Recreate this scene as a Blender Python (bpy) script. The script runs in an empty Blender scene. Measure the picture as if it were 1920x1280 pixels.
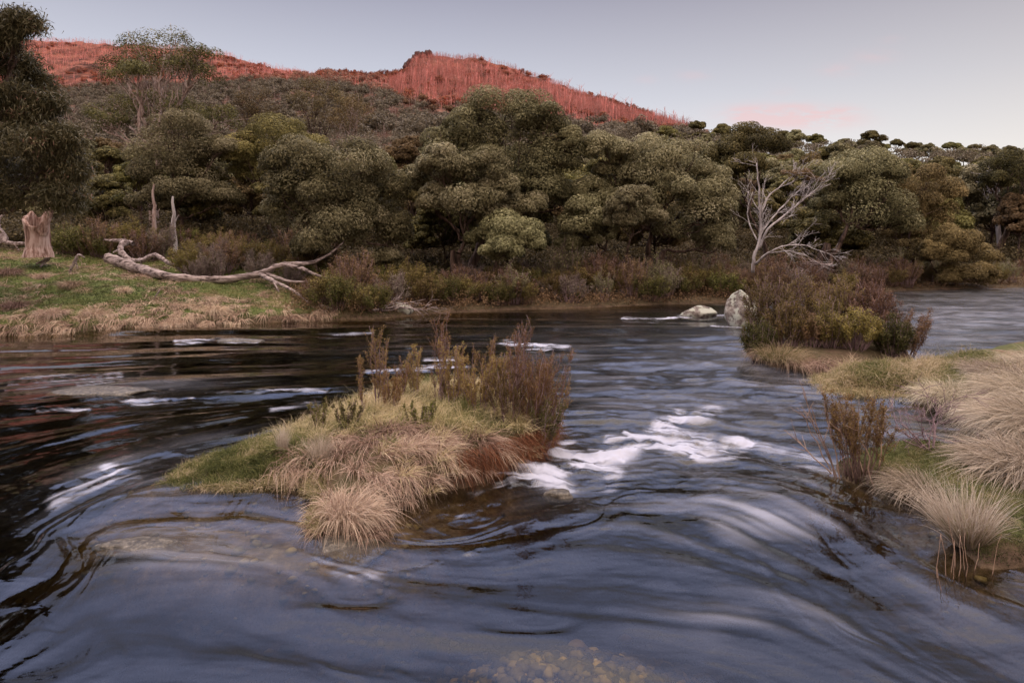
import bpy, math, random
import numpy as np
from mathutils import Vector, Matrix

# ------------------------------------------------------------------ basics
F, HZ, CH = 1173.0, 455.0, 2.3      # focal length in photo pixels, horizon row, eye height above the water
rng = np.random.default_rng(7)
random.seed(7)
SC = bpy.context.scene
COL = SC.collection

def A(*a): return np.array(a, float)
def nrm(v): return v / (np.linalg.norm(v, axis=-1, keepdims=True) + 1e-9)

_TAB = np.random.default_rng(3).random((8, 256, 256))
def vn(x, y, s=0):
    """smooth value noise, 0..1"""
    xi = np.floor(x).astype(np.int64); yi = np.floor(y).astype(np.int64)
    fx = x - xi; fy = y - yi
    fx = fx*fx*(3-2*fx); fy = fy*fy*(3-2*fy)
    T = _TAB[s % 8]; x0 = (xi + s*31) & 255; x1 = (x0+1) & 255; y0 = (yi + s*17) & 255; y1 = (y0+1) & 255
    a = T[x0, y0]; b = T[x1, y0]; c = T[x0, y1]; d = T[x1, y1]
    return (a*(1-fx)+b*fx)*(1-fy) + (c*(1-fx)+d*fx)*fy
def fbm(x, y, s=0, o=4):
    r = 0; w = 1; t = 0
    for k in range(o):
        r = r + w*vn(x*2**k, y*2**k, s+k); t += w; w *= .5
    return r/t
def sm(a, b, x):
    t = np.clip((x-a)/(b-a), 0, 1); return t*t*(3-2*t)

# pixel on the water plane -> world
def WP(px, py, z=0.0):
    Y = (CH-z)*F/(py-HZ); return A((px-960)/F*Y, Y, z)
def AT(px, py, Y): return A((px-960)/F*Y, Y, CH-(py-HZ)/F*Y)

# ------------------------------------------------------------------ terrain
EDGE = np.array([(-900,632),(0,632),(60,629),(150,625),(300,615),(420,607),(560,600),(700,597),(760,592),(900,585),(1000,580),
                 (1150,577),(1300,570),(1500,560),(1640,550),(1700,544),(1920,541),(2800,540)], float)
def poly(pts): return np.array([WP(*p)[:2] for p in pts])
ISL = poly([(288,908),(330,917),(450,919),(560,916),(590,930),(580,990),(625,1012),(690,1012),(728,985),(738,952),(800,930),(880,908),(950,884),(1010,862),
            (1040,815),(1030,778),(950,757),(800,750),(650,780),(540,822),(420,850),(345,874)])
RBK = poly([(3400,1120),(2400,1078),(1920,1068),(1840,1062),(1785,1012),(1748,958),(1700,925),(1650,912),(1590,900),(1570,872),(1650,850),(1740,850),
            (1830,872),(1862,860),(1850,825),(1805,785),(1740,760),(1690,740),(1570,734),(1556,719),(1568,704),(1690,706),(1760,692),(1850,668),(1920,655),(2400,632),(3400,622)])
MID = poly([(1398,640),(1405,670),(1450,687),(1550,699),(1640,692),(1700,674),(1712,652),(1650,628),(1500,617),(1420,620)])
def sdf(X, Y, P):
    """signed distance, + inside"""
    d = np.full(X.shape, 1e9); ins = np.zeros(X.shape, bool)
    n = len(P)
    for i in range(n):
        a = P[i]; b = P[(i+1) % n]; e = b-a
        t = np.clip(((X-a[0])*e[0]+(Y-a[1])*e[1])/(e@e+1e-12), 0, 1)
        d = np.minimum(d, (X-a[0]-t*e[0])**2+(Y-a[1]-t*e[1])**2)
        c = ((a[1] > Y) != (b[1] > Y)) & (X < (b[0]-a[0])*(Y-a[1])/(b[1]-a[1]+1e-12)+a[0])
        ins ^= c
    d = np.sqrt(d); return np.where(ins, d, -d)
_ns = {
 160: [(-900,330),(0,326),(400,292),(600,292),(900,286),(1250,284),(1500,290),(1920,318),(2800,350)],
 250: [(-900,300),(0,272),(300,258),(600,256),(900,262),(1100,268),(1270,284),(1500,310),(2800,400)],
 400: [(-900,260),(0,216),(300,202),(500,187),(600,182),(750,186),(900,204),(1100,228),(1270,256),(1500,330),(2800,430)],
 600: [(-900,210),(0,172),(300,166),(450,160),(600,146),(690,146),(740,148),(762,134),(776,112),(820,104),(900,114),(1000,145),(1100,181),(1200,218),(1280,250),(1350,272),(1500,345),(2800,440)],
 820: [(-900,100),(0,78),(75,78),(200,82),(270,86),(420,103),(500,127),(600,149),(700,180),(900,260),(2800,450)],
 1100:[(-900,180),(0,160),(300,165),(600,230),(900,320),(2800,452)]}
def zn(Yn, px):
    a = np.array(_ns[Yn], float); return CH + (HZ-np.interp(px, a[:,0], a[:,1]))/F*Yn
def ground(X, Y, full=False):
    X = np.asarray(X, float); Y = np.asarray(Y, float)
    px = 960 + X/np.maximum(Y, .5)*F
    Yb = CH*F/(np.interp(px, EDGE[:,0], EDGE[:,1])-HZ)
    wig = (fbm(X*.55, Y*.55, 1, 4)-.5)*1.3
    d1 = (Y-Yb)*.85 + wig*sm(0, 1, np.abs(Y-Yb)*.4+.3)
    near = Y < 60
    d2 = np.full(X.shape, -9.0); d3 = d2.copy(); d4 = d2.copy()
    m = (Y < 22)
    if m.any():
        w2 = (fbm(X[m]*3, Y[m]*3, 2, 3)-.5)*.16
        d2[m] = sdf(X[m], Y[m], ISL)+w2; d3[m] = sdf(X[m], Y[m], RBK)+w2; d4[m] = sdf(X[m], Y[m], MID)+w2
    # far bank
    k = np.interp(px, [-900,450,750,2800], [.165,.165,.05,.04])
    lip = np.interp(px, [-900,0,560,750,2800], [.38,.34,.26,.18,.12])
    dd = np.clip(d1, 0, 10)
    hum = (fbm(X*.9, Y*.9, 4, 3)-.5)*np.interp(px, [0,700], [.55,.3])
    zb = lip*(1-np.exp(-dd/.25)) + k*dd + hum*sm(0, 1.2, dd)
    z60 = 4.0; nodesY = [60, 100, 160, 250, 400, 600, 820, 1100]
    zs = [np.full(X.shape, z60), np.interp(px, [1200,1900], [11.0,8.0])] + [zn(q, px) for q in nodesY[2:]]
    y0 = Yb+11.8; zz = zb.copy(); prevY = y0; prevZ = zb
    zhill = zb
    for q, zq in zip(nodesY, zs):
        t = np.clip((Y-prevY)/(q-prevY), 0, 1)
        zhill = np.where(Y > prevY, prevZ+(zq-prevZ)*t, zhill)
        prevY, prevZ = q, zq
    rough = (fbm(X*.06, Y*.06, 5, 4)-.5)*sm(60, 200, Y)*np.clip(Y*.022, 0, 12)
    zfar = zhill + rough
    land = np.where(d1 > 0, zfar, -9)
    # islands and near bank
    pxi = np.interp(px, [280,450,560,700,1040], [.04,.09,.20,.36,.34])
    z2 = pxi*(1-np.exp(-np.clip(d2,0,9)/.16)) + (fbm(X*2.5, Y*2.5, 3, 3)-.5)*.12*sm(0,.3,d2)
    z2 = z2*(.18+.82*sm(4.9, 6.0, Y-.35*np.abs(X+1.0)))
    z3 = np.interp(Y, [3,5.5,7,12], [.13,.2,.3,.34])*(1-np.exp(-np.clip(d3,0,9)/.18)) + (fbm(X*2.2, Y*2.2, 6, 3)-.5)*.14*sm(0,.4,d3)
    z4 = .28*(1-np.exp(-np.clip(d4,0,9)/.2))
    z = np.maximum(land, -9)
    z = np.where(d2 > 0, z2, z); z = np.where(d3 > 0, z3, z); z = np.where(d4 > 0, z4, z)
    dm = np.maximum(np.maximum(d1, d2), np.maximum(d3, d4))
    dep = .05+.55*np.clip(-dm, 0, 2.6)
    py = HZ + CH*F/np.maximum(Y, .5)
    shal = np.exp(-((((px-1065-60*(fbm(X*2,Y*2,5,2)-.5))/330)**2+((py-1225)/150)**2))**1.25)
    dep = np.minimum(dep, .75)*(1-shal)+.15*shal
    shelf = np.exp(-(((px-400)/330)**2+((py-1000)/85)**2)**2)
    dep = dep*(1-shelf)+.05*shelf
    bed = -dep + (fbm(X*2.2, Y*2.2, 7, 4)-.5)*.16*(1-.3*shelf)
    bed = np.where(Y < 3, np.minimum(bed, -.3), bed)
    isw = dm <= 0
    z = np.where(isw, np.minimum(bed, -.015), z)
    if full: return z, isw, d1, d2, d3, d4, px, py
    return z
def gz(x, y): return float(ground(np.array([x]), np.array([y]))[0])
def GR(px, py):
    """first ground hit of the sight line through a photo point"""
    Ys = np.geomspace(3, 900, 3000); X = (px-960)/F*Ys; Z = CH-(py-HZ)/F*Ys
    g = np.maximum(ground(X, Ys), 0)
    i = np.argmax(g >= Z)
    if g[i] < Z[i]: i = 1500
    return A(X[i], Ys[i], g[i])

# ------------------------------------------------------------------ mesh building
class Acc:
    def __init__(s): s.v = []; s.q = []; s.t = []; s.n = 0
    def add(s, V, Q, T=None):
        V = np.asarray(V, float).reshape(-1, 3); Q = np.asarray(Q, np.int64).reshape(-1, 4)
        s.v.append(V); s.q.append(Q+s.n); s.t.append(np.full(len(V), .5) if T is None else np.broadcast_to(np.asarray(T, float), (len(V),)))
        s.n += len(V)
    def data(s): return np.concatenate(s.v), np.concatenate(s.q), np.concatenate(s.t)
def mk_mesh(name, V, Q, T=None, smooth=False, attrs=None):
    me = bpy.data.meshes.new(name)
    nv, nq = len(V), len(Q)
    me.vertices.add(nv); me.vertices.foreach_set('co', np.ascontiguousarray(V, np.float32).ravel())
    me.loops.add(nq*4); me.loops.foreach_set('vertex_index', np.ascontiguousarray(Q, np.int32).ravel())
    me.polygons.add(nq); me.polygons.foreach_set('loop_start', np.arange(0, nq*4, 4, dtype=np.int32))
    me.polygons.foreach_set('loop_total', np.full(nq, 4, np.int32))
    if smooth: me.polygons.foreach_set('use_smooth', np.ones(nq, bool))
    if T is not None:
        a = me.attributes.new('tint', 'FLOAT', 'POINT'); a.data.foreach_set('value', np.ascontiguousarray(T, np.float32))
    for k, v in (attrs or {}).items():
        a = me.attributes.new(k, 'FLOAT', 'POINT'); a.data.foreach_set('value', np.ascontiguousarray(v, np.float32))
    me.update(calc_edges=True); me.validate()
    return me
def mobj(name, me, mat, parent=None):
    o = bpy.data.objects.new(name, me); COL.objects.link(o)
    if mat is not None and not me.materials: me.materials.append(mat)
    if parent is not None: o.parent = parent
    return o
def aobj(name, acc, mat, parent=None, smooth=False, origin=None):
    V, Q, T = acc.data()
    if origin is not None: V = V-origin
    me = mk_mesh(name, V, Q, T, smooth); o = mobj(name, me, mat, parent)
    if origin is not None and parent is None: o.location = origin
    return o
def tag(o, label=None, cat=None, group=None, kind=None):
    if label: o['label'] = label
    if cat: o['category'] = cat
    if group: o['group'] = group
    if kind: o['kind'] = kind
    return o
def empty(name, loc):
    e = bpy.data.objects.new(name, None); COL.objects.link(e); e.location = tuple(loc); e.empty_display_size = .2; return e
def copy_tree(o, parent=None):
    c = o.copy(); COL.objects.link(c)
    if parent: c.parent = parent
    for ch in o.children: copy_tree(ch, c)
    return c

def tube(acc, P, R, sides=6, tint=.5, flat=None, knob=0.0):
    P = np.asarray(P, float); R = np.asarray(R, float); n = len(P)
    T = np.gradient(P, axis=0); T = nrm(T)
    ref = A(0,0,1) if abs(T[0][2]) < .9 else A(1,0,0)
    N = np.zeros_like(P); b = nrm(np.cross(T[0], ref)); 
    for i in range(n):
        b = b-T[i]*(b@T[i]); b = nrm(b); N[i] = b
    B = np.cross(T, N)
    a = np.arange(sides)/sides*2*math.pi
    r = R[:,None]*np.ones(sides)
    if knob: r = r*(1+knob*(rng.random((n, sides))-.5)*2)
    V = P[:,None,:] + r[:,:,None]*(np.cos(a)[None,:,None]*N[:,None,:]+np.sin(a)[None,:,None]*B[:,None,:])
    i = np.arange(n-1)[:,None]*sides; j = np.arange(sides)[None,:]; j2 = (j+1) % sides
    Q = np.stack([i+j, i+j2, i+sides+j2, i+sides+j], -1).reshape(-1,4)
    acc.add(V.reshape(-1,3), Q, tint)
    # caps
    if sides == 4 or sides == 6:
        for base, s in ((0, 1), ((n-1)*sides, -1)):
            ring = [base+k for k in range(sides)]
            qs = [ring[:4]] if sides == 4 else [[ring[0],ring[1],ring[2],ring[3]],[ring[0],ring[3],ring[4],ring[5]]]
            if s > 0: qs = [list(reversed(q)) for q in qs]
            acc.q.append(np.array(qs)+acc.n-len(V)*sides)
def spline(pts, n):
    """Catmull-Rom through points (k,m)"""
    P = np.asarray(pts, float); k = len(P)
    if k == 2: 
        t = np.linspace(0,1,n)[:,None]; return P[0]*(1-t)+P[1]*t
    E = np.vstack([2*P[0]-P[1], P, 2*P[-1]-P[-2]])
    out = []
    for u in np.linspace(0, k-1, n):
        i = min(int(u), k-2); t = u-i; a,b,c,d = E[i],E[i+1],E[i+2],E[i+3]
        out.append(.5*((2*b)+(-a+c)*t+(2*a-5*b+4*c-d)*t*t+(-a+3*b-3*c+d)*t**3))
    return np.array(out)
def wpath(p, q, n=8, wob=.12, sag=0):
    t = np.linspace(0,1,n)[:,None]; L = np.linalg.norm(q-p)
    j = rng.normal(0, 1, (n,3))*L*wob*.35; j = (j+np.roll(j,1,0))*.5; j[0] = 0; j[-1] = 0
    mid = np.sin(t*math.pi)
    return p*(1-t)+q*t+j+mid*A(0,0,1)*sag*L
def leaves(acc, P, N, L, W, tint, droop=0.0):
    n = len(P)
    r = rng.normal(0, 1, (n,3)); r[:,2] -= droop
    a = nrm(r-N*np.sum(r*N, 1, keepdims=True)); b = np.cross(N, a)
    L = np.broadcast_to(L, (n,))[:,None]; W = np.broadcast_to(W, (n,))[:,None]
    V = np.stack([P-a*L/2, P-b*W/2+N*W*.15, P+a*L/2, P+b*W/2+N*W*.15], 1)
    acc.add(V.reshape(-1,3), np.arange(n*4).reshape(n,4), np.repeat(tint, 4))
def blades(acc, P, D, L, W, droop, tint, segs=4, side_j=.6, bend=None, tg=.3):
    """grass blades: P base, D start direction, L length"""
    n = len(P); t = np.linspace(0,1,segs+1)
    L = np.broadcast_to(L,(n,)); W = np.broadcast_to(W,(n,)); droop = np.broadcast_to(droop,(n,))
    s = nrm(np.cross(D, A(0,0,1)) + rng.normal(0, side_j, (n,3)))
    bd = rng.normal(0,.12,(n,3)) if bend is None else bend+rng.normal(0,.12,(n,3))
    bd[:,2] *= .3
    C = P[:,None,:] + D[:,None,:]*(L[:,None]*t[None])[:,:,None] + (bd[:,None,:]*(L[:,None]*t[None]**2)[:,:,None])
    C[:,:,2] -= (droop*L)[:,None]*t[None]**2.2
    w = (W[:,None]*np.maximum((1-t**1.6)*1.0, .12)[None]*.5)[:,:,None]*s[:,None,:]
    V = np.stack([C-w, C+w], 2)     # n, seg+1, 2, 3
    base = (np.arange(n)*(segs+1)*2)[:,None,None]; i = np.arange(segs)[None,:,None]*2
    Q = base+i+np.array([0,1,3,2])[None,None,:]
    TT = np.clip(np.asarray(tint)[:,None]+tg*(t[None]-.55), 0, 1)
    acc.add(V.reshape(-1,3), Q.reshape(-1,4), np.repeat(TT.ravel(), 2))
def tufts(acc, C, lean, nb, L, W, out, up, droop, tint, R=.03, segs=4, tg=.35, tj=.14):
    """many small tufts: C centres (k,3), lean (k,2), per-tuft length and tint"""
    k = len(C); n = k*nb; a = rng.uniform(0, 6.283, n); rr = np.sqrt(rng.random(n)); Rk = np.repeat(np.broadcast_to(R,(k,)), nb)
    P = np.repeat(C, nb, 0)+np.stack([rr*Rk*np.cos(a), rr*Rk*np.sin(a), np.full(n,-.01)], 1); ln = np.repeat(lean, nb, 0)
    D = nrm(np.stack([np.cos(a)*out*rr+ln[:,0], np.sin(a)*out*rr+ln[:,1], np.full(n, up)], 1)+rng.normal(0,.17,(n,3)))
    Lb = np.repeat(np.broadcast_to(L,(k,)), nb)*rng.uniform(.45,1.1,n)
    blades(acc, P, D, Lb, W*rng.uniform(.7,1.3,n), droop*rng.uniform(.4,1.4,n), np.clip(np.repeat(np.broadcast_to(tint,(k,)), nb)+rng.normal(0,tj,n),0,1), segs, tg=tg)
def sph(n, zmin=-1.0):
    z = rng.uniform(zmin, 1, n); a = rng.uniform(0, 2*math.pi, n); r = np.sqrt(1-z*z)
    return np.stack([r*np.cos(a), r*np.sin(a), z], 1)

# ------------------------------------------------------------------ materials
def new_mat(name):
    m = bpy.data.materials.new(name); m.use_nodes = True
    nt = m.node_tree; nt.nodes.clear(); return m, nt
def nd(nt, typ, **k):
    n = nt.nodes.new(typ)
    for a, b in k.items():
        if a.startswith('i_'): n.inputs[a[2:].replace('_',' ')].default_value = b
        else: setattr(n, a, b)
    return n
def col(c): return (c[0], c[1], c[2], 1)
def ramp(nt, fac, stops):
    r = nd(nt, 'ShaderNodeValToRGB'); e = r.color_ramp.elements
    while len(e) > 1: e.remove(e[-1])
    e[0].position = stops[0][0]; e[0].color = col(stops[0][1])
    for p, c in stops[1:]:
        x = e.new(p); x.color = col(c)
    nt.links.new(fac, r.inputs[0]); return r.outputs[0]
def attr(nt, name): return nd(nt, 'ShaderNodeAttribute', attribute_name=name).outputs['Fac']
def leaf_mat(name, stops, trans=.25, rough=.6, spec=.12):
    m, nt = new_mat(name); L = nt.links
    c = ramp(nt, attr(nt, 'tint'), stops)
    oi = nd(nt, 'ShaderNodeObjectInfo')
    hs = nd(nt, 'ShaderNodeHueSaturation'); L.new(c, hs.inputs['Color'])
    mr = nd(nt, 'ShaderNodeMapRange'); L.new(oi.outputs['Random'], mr.inputs[0]); mr.inputs[3].default_value = .78; mr.inputs[4].default_value = 1.28
    L.new(mr.outputs[0], hs.inputs['Value'])
    mh = nd(nt, 'ShaderNodeMath', operation='MULTIPLY_ADD'); L.new(oi.outputs['Random'], mh.inputs[0]); mh.inputs[1].default_value = .03; mh.inputs[2].default_value = .485
    L.new(mh.outputs[0], hs.inputs['Hue'])
    b = nd(nt, 'ShaderNodeBsdfPrincipled'); b.inputs['Roughness'].default_value = rough; b.inputs['Specular IOR Level'].default_value = spec
    L.new(hs.outputs[0], b.inputs['Base Color'])
    t = nd(nt, 'ShaderNodeBsdfTranslucent'); L.new(hs.outputs[0], t.inputs['Color'])
    mx = nd(nt, 'ShaderNodeMixShader'); mx.inputs[0].default_value = trans
    L.new(b.outputs[0], mx.inputs[1]); L.new(t.outputs[0], mx.inputs[2])
    o = nd(nt, 'ShaderNodeOutputMaterial'); L.new(mx.outputs[0], o.inputs[0]); return m
def wood_mat(name, stops, scale=6, stretch=(1,1,.15), rough=.85, bump=.4):
    m, nt = new_mat(name); L = nt.links
    tc = nd(nt, 'ShaderNodeTexCoord'); mp = nd(nt, 'ShaderNodeMapping'); mp.inputs['Scale'].default_value = stretch
    L.new(tc.outputs['Object'], mp.inputs[0])
    n = nd(nt, 'ShaderNodeTexNoise'); n.inputs['Scale'].default_value = scale; n.inputs['Detail'].default_value = 6; n.inputs['Roughness'].default_value = .65
    L.new(mp.outputs[0], n.inputs[0]); c = ramp(nt, n.outputs[0], stops)
    b = nd(nt, 'ShaderNodeBsdfPrincipled'); b.inputs['Roughness'].default_value = rough; b.inputs['Specular IOR Level'].default_value = .2
    L.new(c, b.inputs['Base Color'])
    bp = nd(nt, 'ShaderNodeBump'); bp.inputs['Strength'].default_value = bump; bp.inputs['Distance'].default_value = .03
    L.new(n.outputs[0], bp.inputs['Height']); L.new(bp.outputs[0], b.inputs['Normal'])
    o = nd(nt, 'ShaderNodeOutputMaterial'); L.new(b.outputs[0], o.inputs[0]); return m

M = {}
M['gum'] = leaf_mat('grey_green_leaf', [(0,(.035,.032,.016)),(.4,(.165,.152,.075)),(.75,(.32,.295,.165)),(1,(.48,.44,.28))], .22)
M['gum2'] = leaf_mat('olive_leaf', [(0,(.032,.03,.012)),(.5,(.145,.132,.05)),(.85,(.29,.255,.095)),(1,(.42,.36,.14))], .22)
M['gum3'] = leaf_mat('brown_olive_leaf', [(0,(.05,.035,.018)),(.5,(.16,.115,.055)),(1,(.33,.24,.12))], .22)
M['dark'] = leaf_mat('dark_leaf', [(0,(.03,.024,.014)),(.6,(.09,.07,.038)),(1,(.17,.13,.065))], .2)
M['near'] = leaf_mat('drooping_leaf', [(0,(.06,.06,.03)),(.5,(.14,.125,.06)),(.9,(.23,.20,.10)),(1,(.42,.24,.18))], .2, .5, .25)
M['rust'] = leaf_mat('rusty_heath_leaf', [(0,(.07,.04,.02)),(.5,(.24,.145,.06)),(.8,(.38,.25,.10)),(1,(.38,.34,.12))], .2)
M['heath'] = leaf_mat('olive_heath_leaf', [(0,(.05,.038,.016)),(.5,(.16,.125,.045)),(.85,(.28,.215,.07)),(1,(.38,.29,.09))], .2)
M['heathg'] = leaf_mat('green_heath_leaf', [(0,(.035,.035,.012)),(.5,(.11,.11,.034)),(1,(.25,.22,.07))], .2)
M['greyb'] = leaf_mat('grey_brush_leaf', [(0,(.10,.075,.06)),(.5,(.18,.145,.115)),(1,(.27,.22,.175))], .15)
M['brownb'] = leaf_mat('brown_brush_leaf', [(0,(.06,.035,.022)),(.5,(.17,.105,.06)),(1,(.30,.19,.11))], .15)
M['straw'] = leaf_mat('straw_blade', [(0,(.13,.08,.06)),(.4,(.40,.27,.20)),(.8,(.66,.50,.38)),(1,(.75,.61,.45))], .25)
M['pale'] = leaf_mat('pale_straw_blade', [(0,(.18,.15,.10)),(.4,(.44,.36,.27)),(.8,(.68,.58,.46)),(1,(.80,.72,.58))], .25)
M['mixed'] = leaf_mat('mixed_grass_blade', [(0,(.07,.08,.025)),(.35,(.18,.19,.065)),(.6,(.42,.34,.18)),(1,(.70,.56,.38))], .25)
M['green'] = leaf_mat('green_blade', [(0,(.03,.04,.012)),(.45,(.135,.145,.05)),(.72,(.26,.25,.10)),(.88,(.42,.34,.19)),(1,(.62,.49,.34))], .25)
M['redroot'] = leaf_mat('rust_red_rootlet', [(0,(.05,.016,.011)),(.6,(.17,.058,.035)),(1,(.30,.12,.065))], .1)
M['farleaf'] = leaf_mat('far_leaf', [(0,(.06,.05,.04)),(.5,(.12,.10,.075)),(1,(.20,.165,.12))], .1)
M['farred'] = leaf_mat('dry_regrowth_leaf', [(0,(.05,.03,.02)),(.5,(.12,.07,.045)),(1,(.24,.14,.08))], .1)
M['bark'] = wood_mat('dark_bark', [(.36,(.03,.02,.016)),(.5,(.09,.06,.048)),(.66,(.22,.155,.125))], 7)
M['barkp'] = wood_mat('pale_bark', [(.36,(.13,.08,.065)),(.5,(.34,.25,.22)),(.64,(.55,.45,.42))], 6, (1,1,.3))
M['dead'] = wood_mat('weathered_grey_wood', [(.36,(.09,.065,.06)),(.48,(.27,.215,.21)),(.62,(.50,.42,.41))], 9, (1,1,1), .9, .9)
M['log'] = wood_mat('cracked_log_wood', [(.38,(.07,.05,.045)),(.48,(.27,.215,.205)),(.62,(.54,.45,.43))], 11, (.16,1,1), .9, 1.0)
M['stump'] = wood_mat('stump_wood', [(.36,(.09,.045,.035)),(.48,(.30,.19,.155)),(.6,(.50,.37,.33))], 9, (1,1,.16), .9, 1)
M['white'] = wood_mat('bleached_wood', [(.36,(.22,.19,.185)),(.5,(.46,.42,.42)),(.66,(.70,.66,.65))], 6)
M['ghost'] = wood_mat('fire_bleached_trunk', [(.36,(.15,.10,.085)),(.64,(.46,.34,.31))], .3)
M['twig'] = wood_mat('brown_twig', [(.2,(.10,.06,.05)),(.6,(.22,.14,.12)),(.9,(.36,.26,.23))], 9)
M['twigp'] = wood_mat('purple_grey_twig', [(.2,(.16,.10,.11)),(.6,(.30,.21,.22)),(.9,(.42,.32,.33))], 9)
M['reed'] = wood_mat('tan_stalk', [(.2,(.25,.15,.10)),(.6,(.45,.31,.23)),(.9,(.58,.45,.36))], 9)

def rock_mat(name, stops, scale=5, lichen=None, rough=.8):
    m, nt = new_mat(name); L = nt.links
    tc = nd(nt, 'ShaderNodeTexCoord')
    n = nd(nt, 'ShaderNodeTexNoise'); n.inputs['Scale'].default_value = scale; n.inputs['Detail'].default_value = 8; n.inputs['Roughness'].default_value = .7
    L.new(tc.outputs['Object'], n.inputs[0]); c = ramp(nt, n.outputs[0], stops)
    if lichen:
        n2 = nd(nt, 'ShaderNodeTexNoise'); n2.inputs['Scale'].default_value = scale*.5; n2.inputs['Detail'].default_value = 4
        L.new(tc.outputs['Object'], n2.inputs[0])
        f = ramp(nt, n2.outputs[0], [(.46,(0,0,0)),(.52,(1,1,1))])
        mx = nd(nt, 'ShaderNodeMix', data_type='RGBA'); L.new(f, mx.inputs[0]); L.new(c, mx.inputs[6]); mx.inputs[7].default_value = col(lichen); c = mx.outputs[2]
    b = nd(nt, 'ShaderNodeBsdfPrincipled'); b.inputs['Roughness'].default_value = rough
    L.new(c, b.inputs['Base Color'])
    bp = nd(nt, 'ShaderNodeBump'); bp.inputs['Strength'].default_value = .6; bp.inputs['Distance'].default_value = .03
    L.new(n.outputs[0], bp.inputs['Height']); L.new(bp.outputs[0], b.inputs['Normal'])
    o = nd(nt, 'ShaderNodeOutputMaterial'); L.new(b.outputs[0], o.inputs[0]); return m
M['rock'] = rock_mat('lichened_granite', [(.38,(.06,.045,.04)),(.5,(.18,.15,.13)),(.62,(.32,.29,.26))], 7, (.36,.37,.31))
M['wetrock'] = rock_mat('wet_granite', [(.36,(.03,.024,.018)),(.5,(.085,.07,.05)),(.62,(.18,.155,.12)),(.7,(.32,.29,.25))], 22, None, .35)
M['cliff'] = rock_mat('shade_toned_cliff_rock', [(.4,(.012,.010,.010)),(.6,(.06,.045,.04))], .5)  # colour darkened to stand for the crags' side turned from the sun

def pebble_mat():
    m, nt = new_mat('river_pebble'); L = nt.links
    c = ramp(nt, attr(nt, 'tint'), [(0,(.035,.03,.016)),(.4,(.14,.115,.055)),(.72,(.33,.265,.12)),(.9,(.60,.44,.17)),(1,(.85,.75,.5))])
    b = nd(nt, 'ShaderNodeBsdfPrincipled'); b.inputs['Roughness'].default_value = .6; L.new(c, b.inputs['Base Color'])
    o = nd(nt, 'ShaderNodeOutputMaterial'); L.new(b.outputs[0], o.inputs[0]); return m
M['pebble'] = pebble_mat()

def ground_mat():
    m, nt = new_mat('river_bank_soil'); L = nt.links
    geo = nd(nt, 'ShaderNodeNewGeometry')
    def noise(s, d=6):
        n = nd(nt, 'ShaderNodeTexNoise'); n.inputs['Scale'].default_value = s; n.inputs['Detail'].default_value = d; n.inputs['Roughness'].default_value = .65
        L.new(geo.outputs['Position'], n.inputs[0]); return n.outputs[0]
    n1, n2, n3 = noise(1.1), noise(14), noise(5)
    grass = ramp(nt, n2, [(.3,(.05,.06,.02)),(.5,(.10,.13,.035)),(.7,(.2,.2,.08))])
    straw = ramp(nt, n2, [(.3,(.10,.06,.04)),(.55,(.24,.16,.10)),(.75,(.38,.28,.19))])
    f = ramp(nt, n1, [(.54,(0,0,0)),(.68,(1,1,1))])
    m1 = nd(nt, 'ShaderNodeMix', data_type='RGBA'); L.new(f, m1.inputs[0]); L.new(grass, m1.inputs[6]); L.new(straw, m1.inputs[7])
    soil = ramp(nt, n3, [(.3,(.045,.03,.02)),(.6,(.11,.07,.05)),(.8,(.2,.14,.10))])
    m2 = nd(nt, 'ShaderNodeMix', data_type='RGBA'); L.new(attr(nt, 'soil'), m2.inputs[0]); L.new(m1.outputs[2], m2.inputs[6]); L.new(soil, m2.inputs[7])
    bed = ramp(nt, noise(9, 8), [(.3,(.05,.035,.02)),(.5,(.12,.085,.05)),(.65,(.22,.165,.10)),(.75,(.36,.31,.24))])
    m3 = nd(nt, 'ShaderNodeMix', data_type='RGBA'); L.new(attr(nt, 'wet'), m3.inputs[0]); L.new(m2.outputs[2], m3.inputs[6]); L.new(bed, m3.inputs[7])
    b = nd(nt, 'ShaderNodeBsdfPrincipled'); b.inputs['Roughness'].default_value = .9; b.inputs['Specular IOR Level'].default_value = .15
    L.new(m3.outputs[2], b.inputs['Base Color'])
    bp = nd(nt, 'ShaderNodeBump'); bp.inputs['Strength'].default_value = .7; bp.inputs['Distance'].default_value = .05
    L.new(n2, bp.inputs['Height']); L.new(bp.outputs[0], b.inputs['Normal'])
    o = nd(nt, 'ShaderNodeOutputMaterial'); L.new(b.outputs[0], o.inputs[0]); return m
M['ground'] = ground_mat()
def hill_mat():
    m, nt = new_mat('burnt_hillside'); L = nt.links
    geo = nd(nt, 'ShaderNodeNewGeometry')
    n = nd(nt, 'ShaderNodeTexNoise'); n.inputs['Scale'].default_value = .05; n.inputs['Detail'].default_value = 9; n.inputs['Roughness'].default_value = .7
    L.new(geo.outputs['Position'], n.inputs[0])
    c = ramp(nt, n.outputs[0], [(.40,(.035,.022,.016)),(.5,(.10,.055,.04)),(.62,(.22,.12,.085))])
    b = nd(nt, 'ShaderNodeBsdfPrincipled'); b.inputs['Roughness'].default_value = .95; b.inputs['Specular IOR Level'].default_value = .05
    L.new(c, b.inputs['Base Color'])
    o = nd(nt, 'ShaderNodeOutputMaterial'); L.new(b.outputs[0], o.inputs[0]); return m
M['hill'] = hill_mat()
M['ghost2'] = wood_mat('scorched_trunk', [(.36,(.09,.055,.045)),(.64,(.34,.24,.21))], .3)

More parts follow.
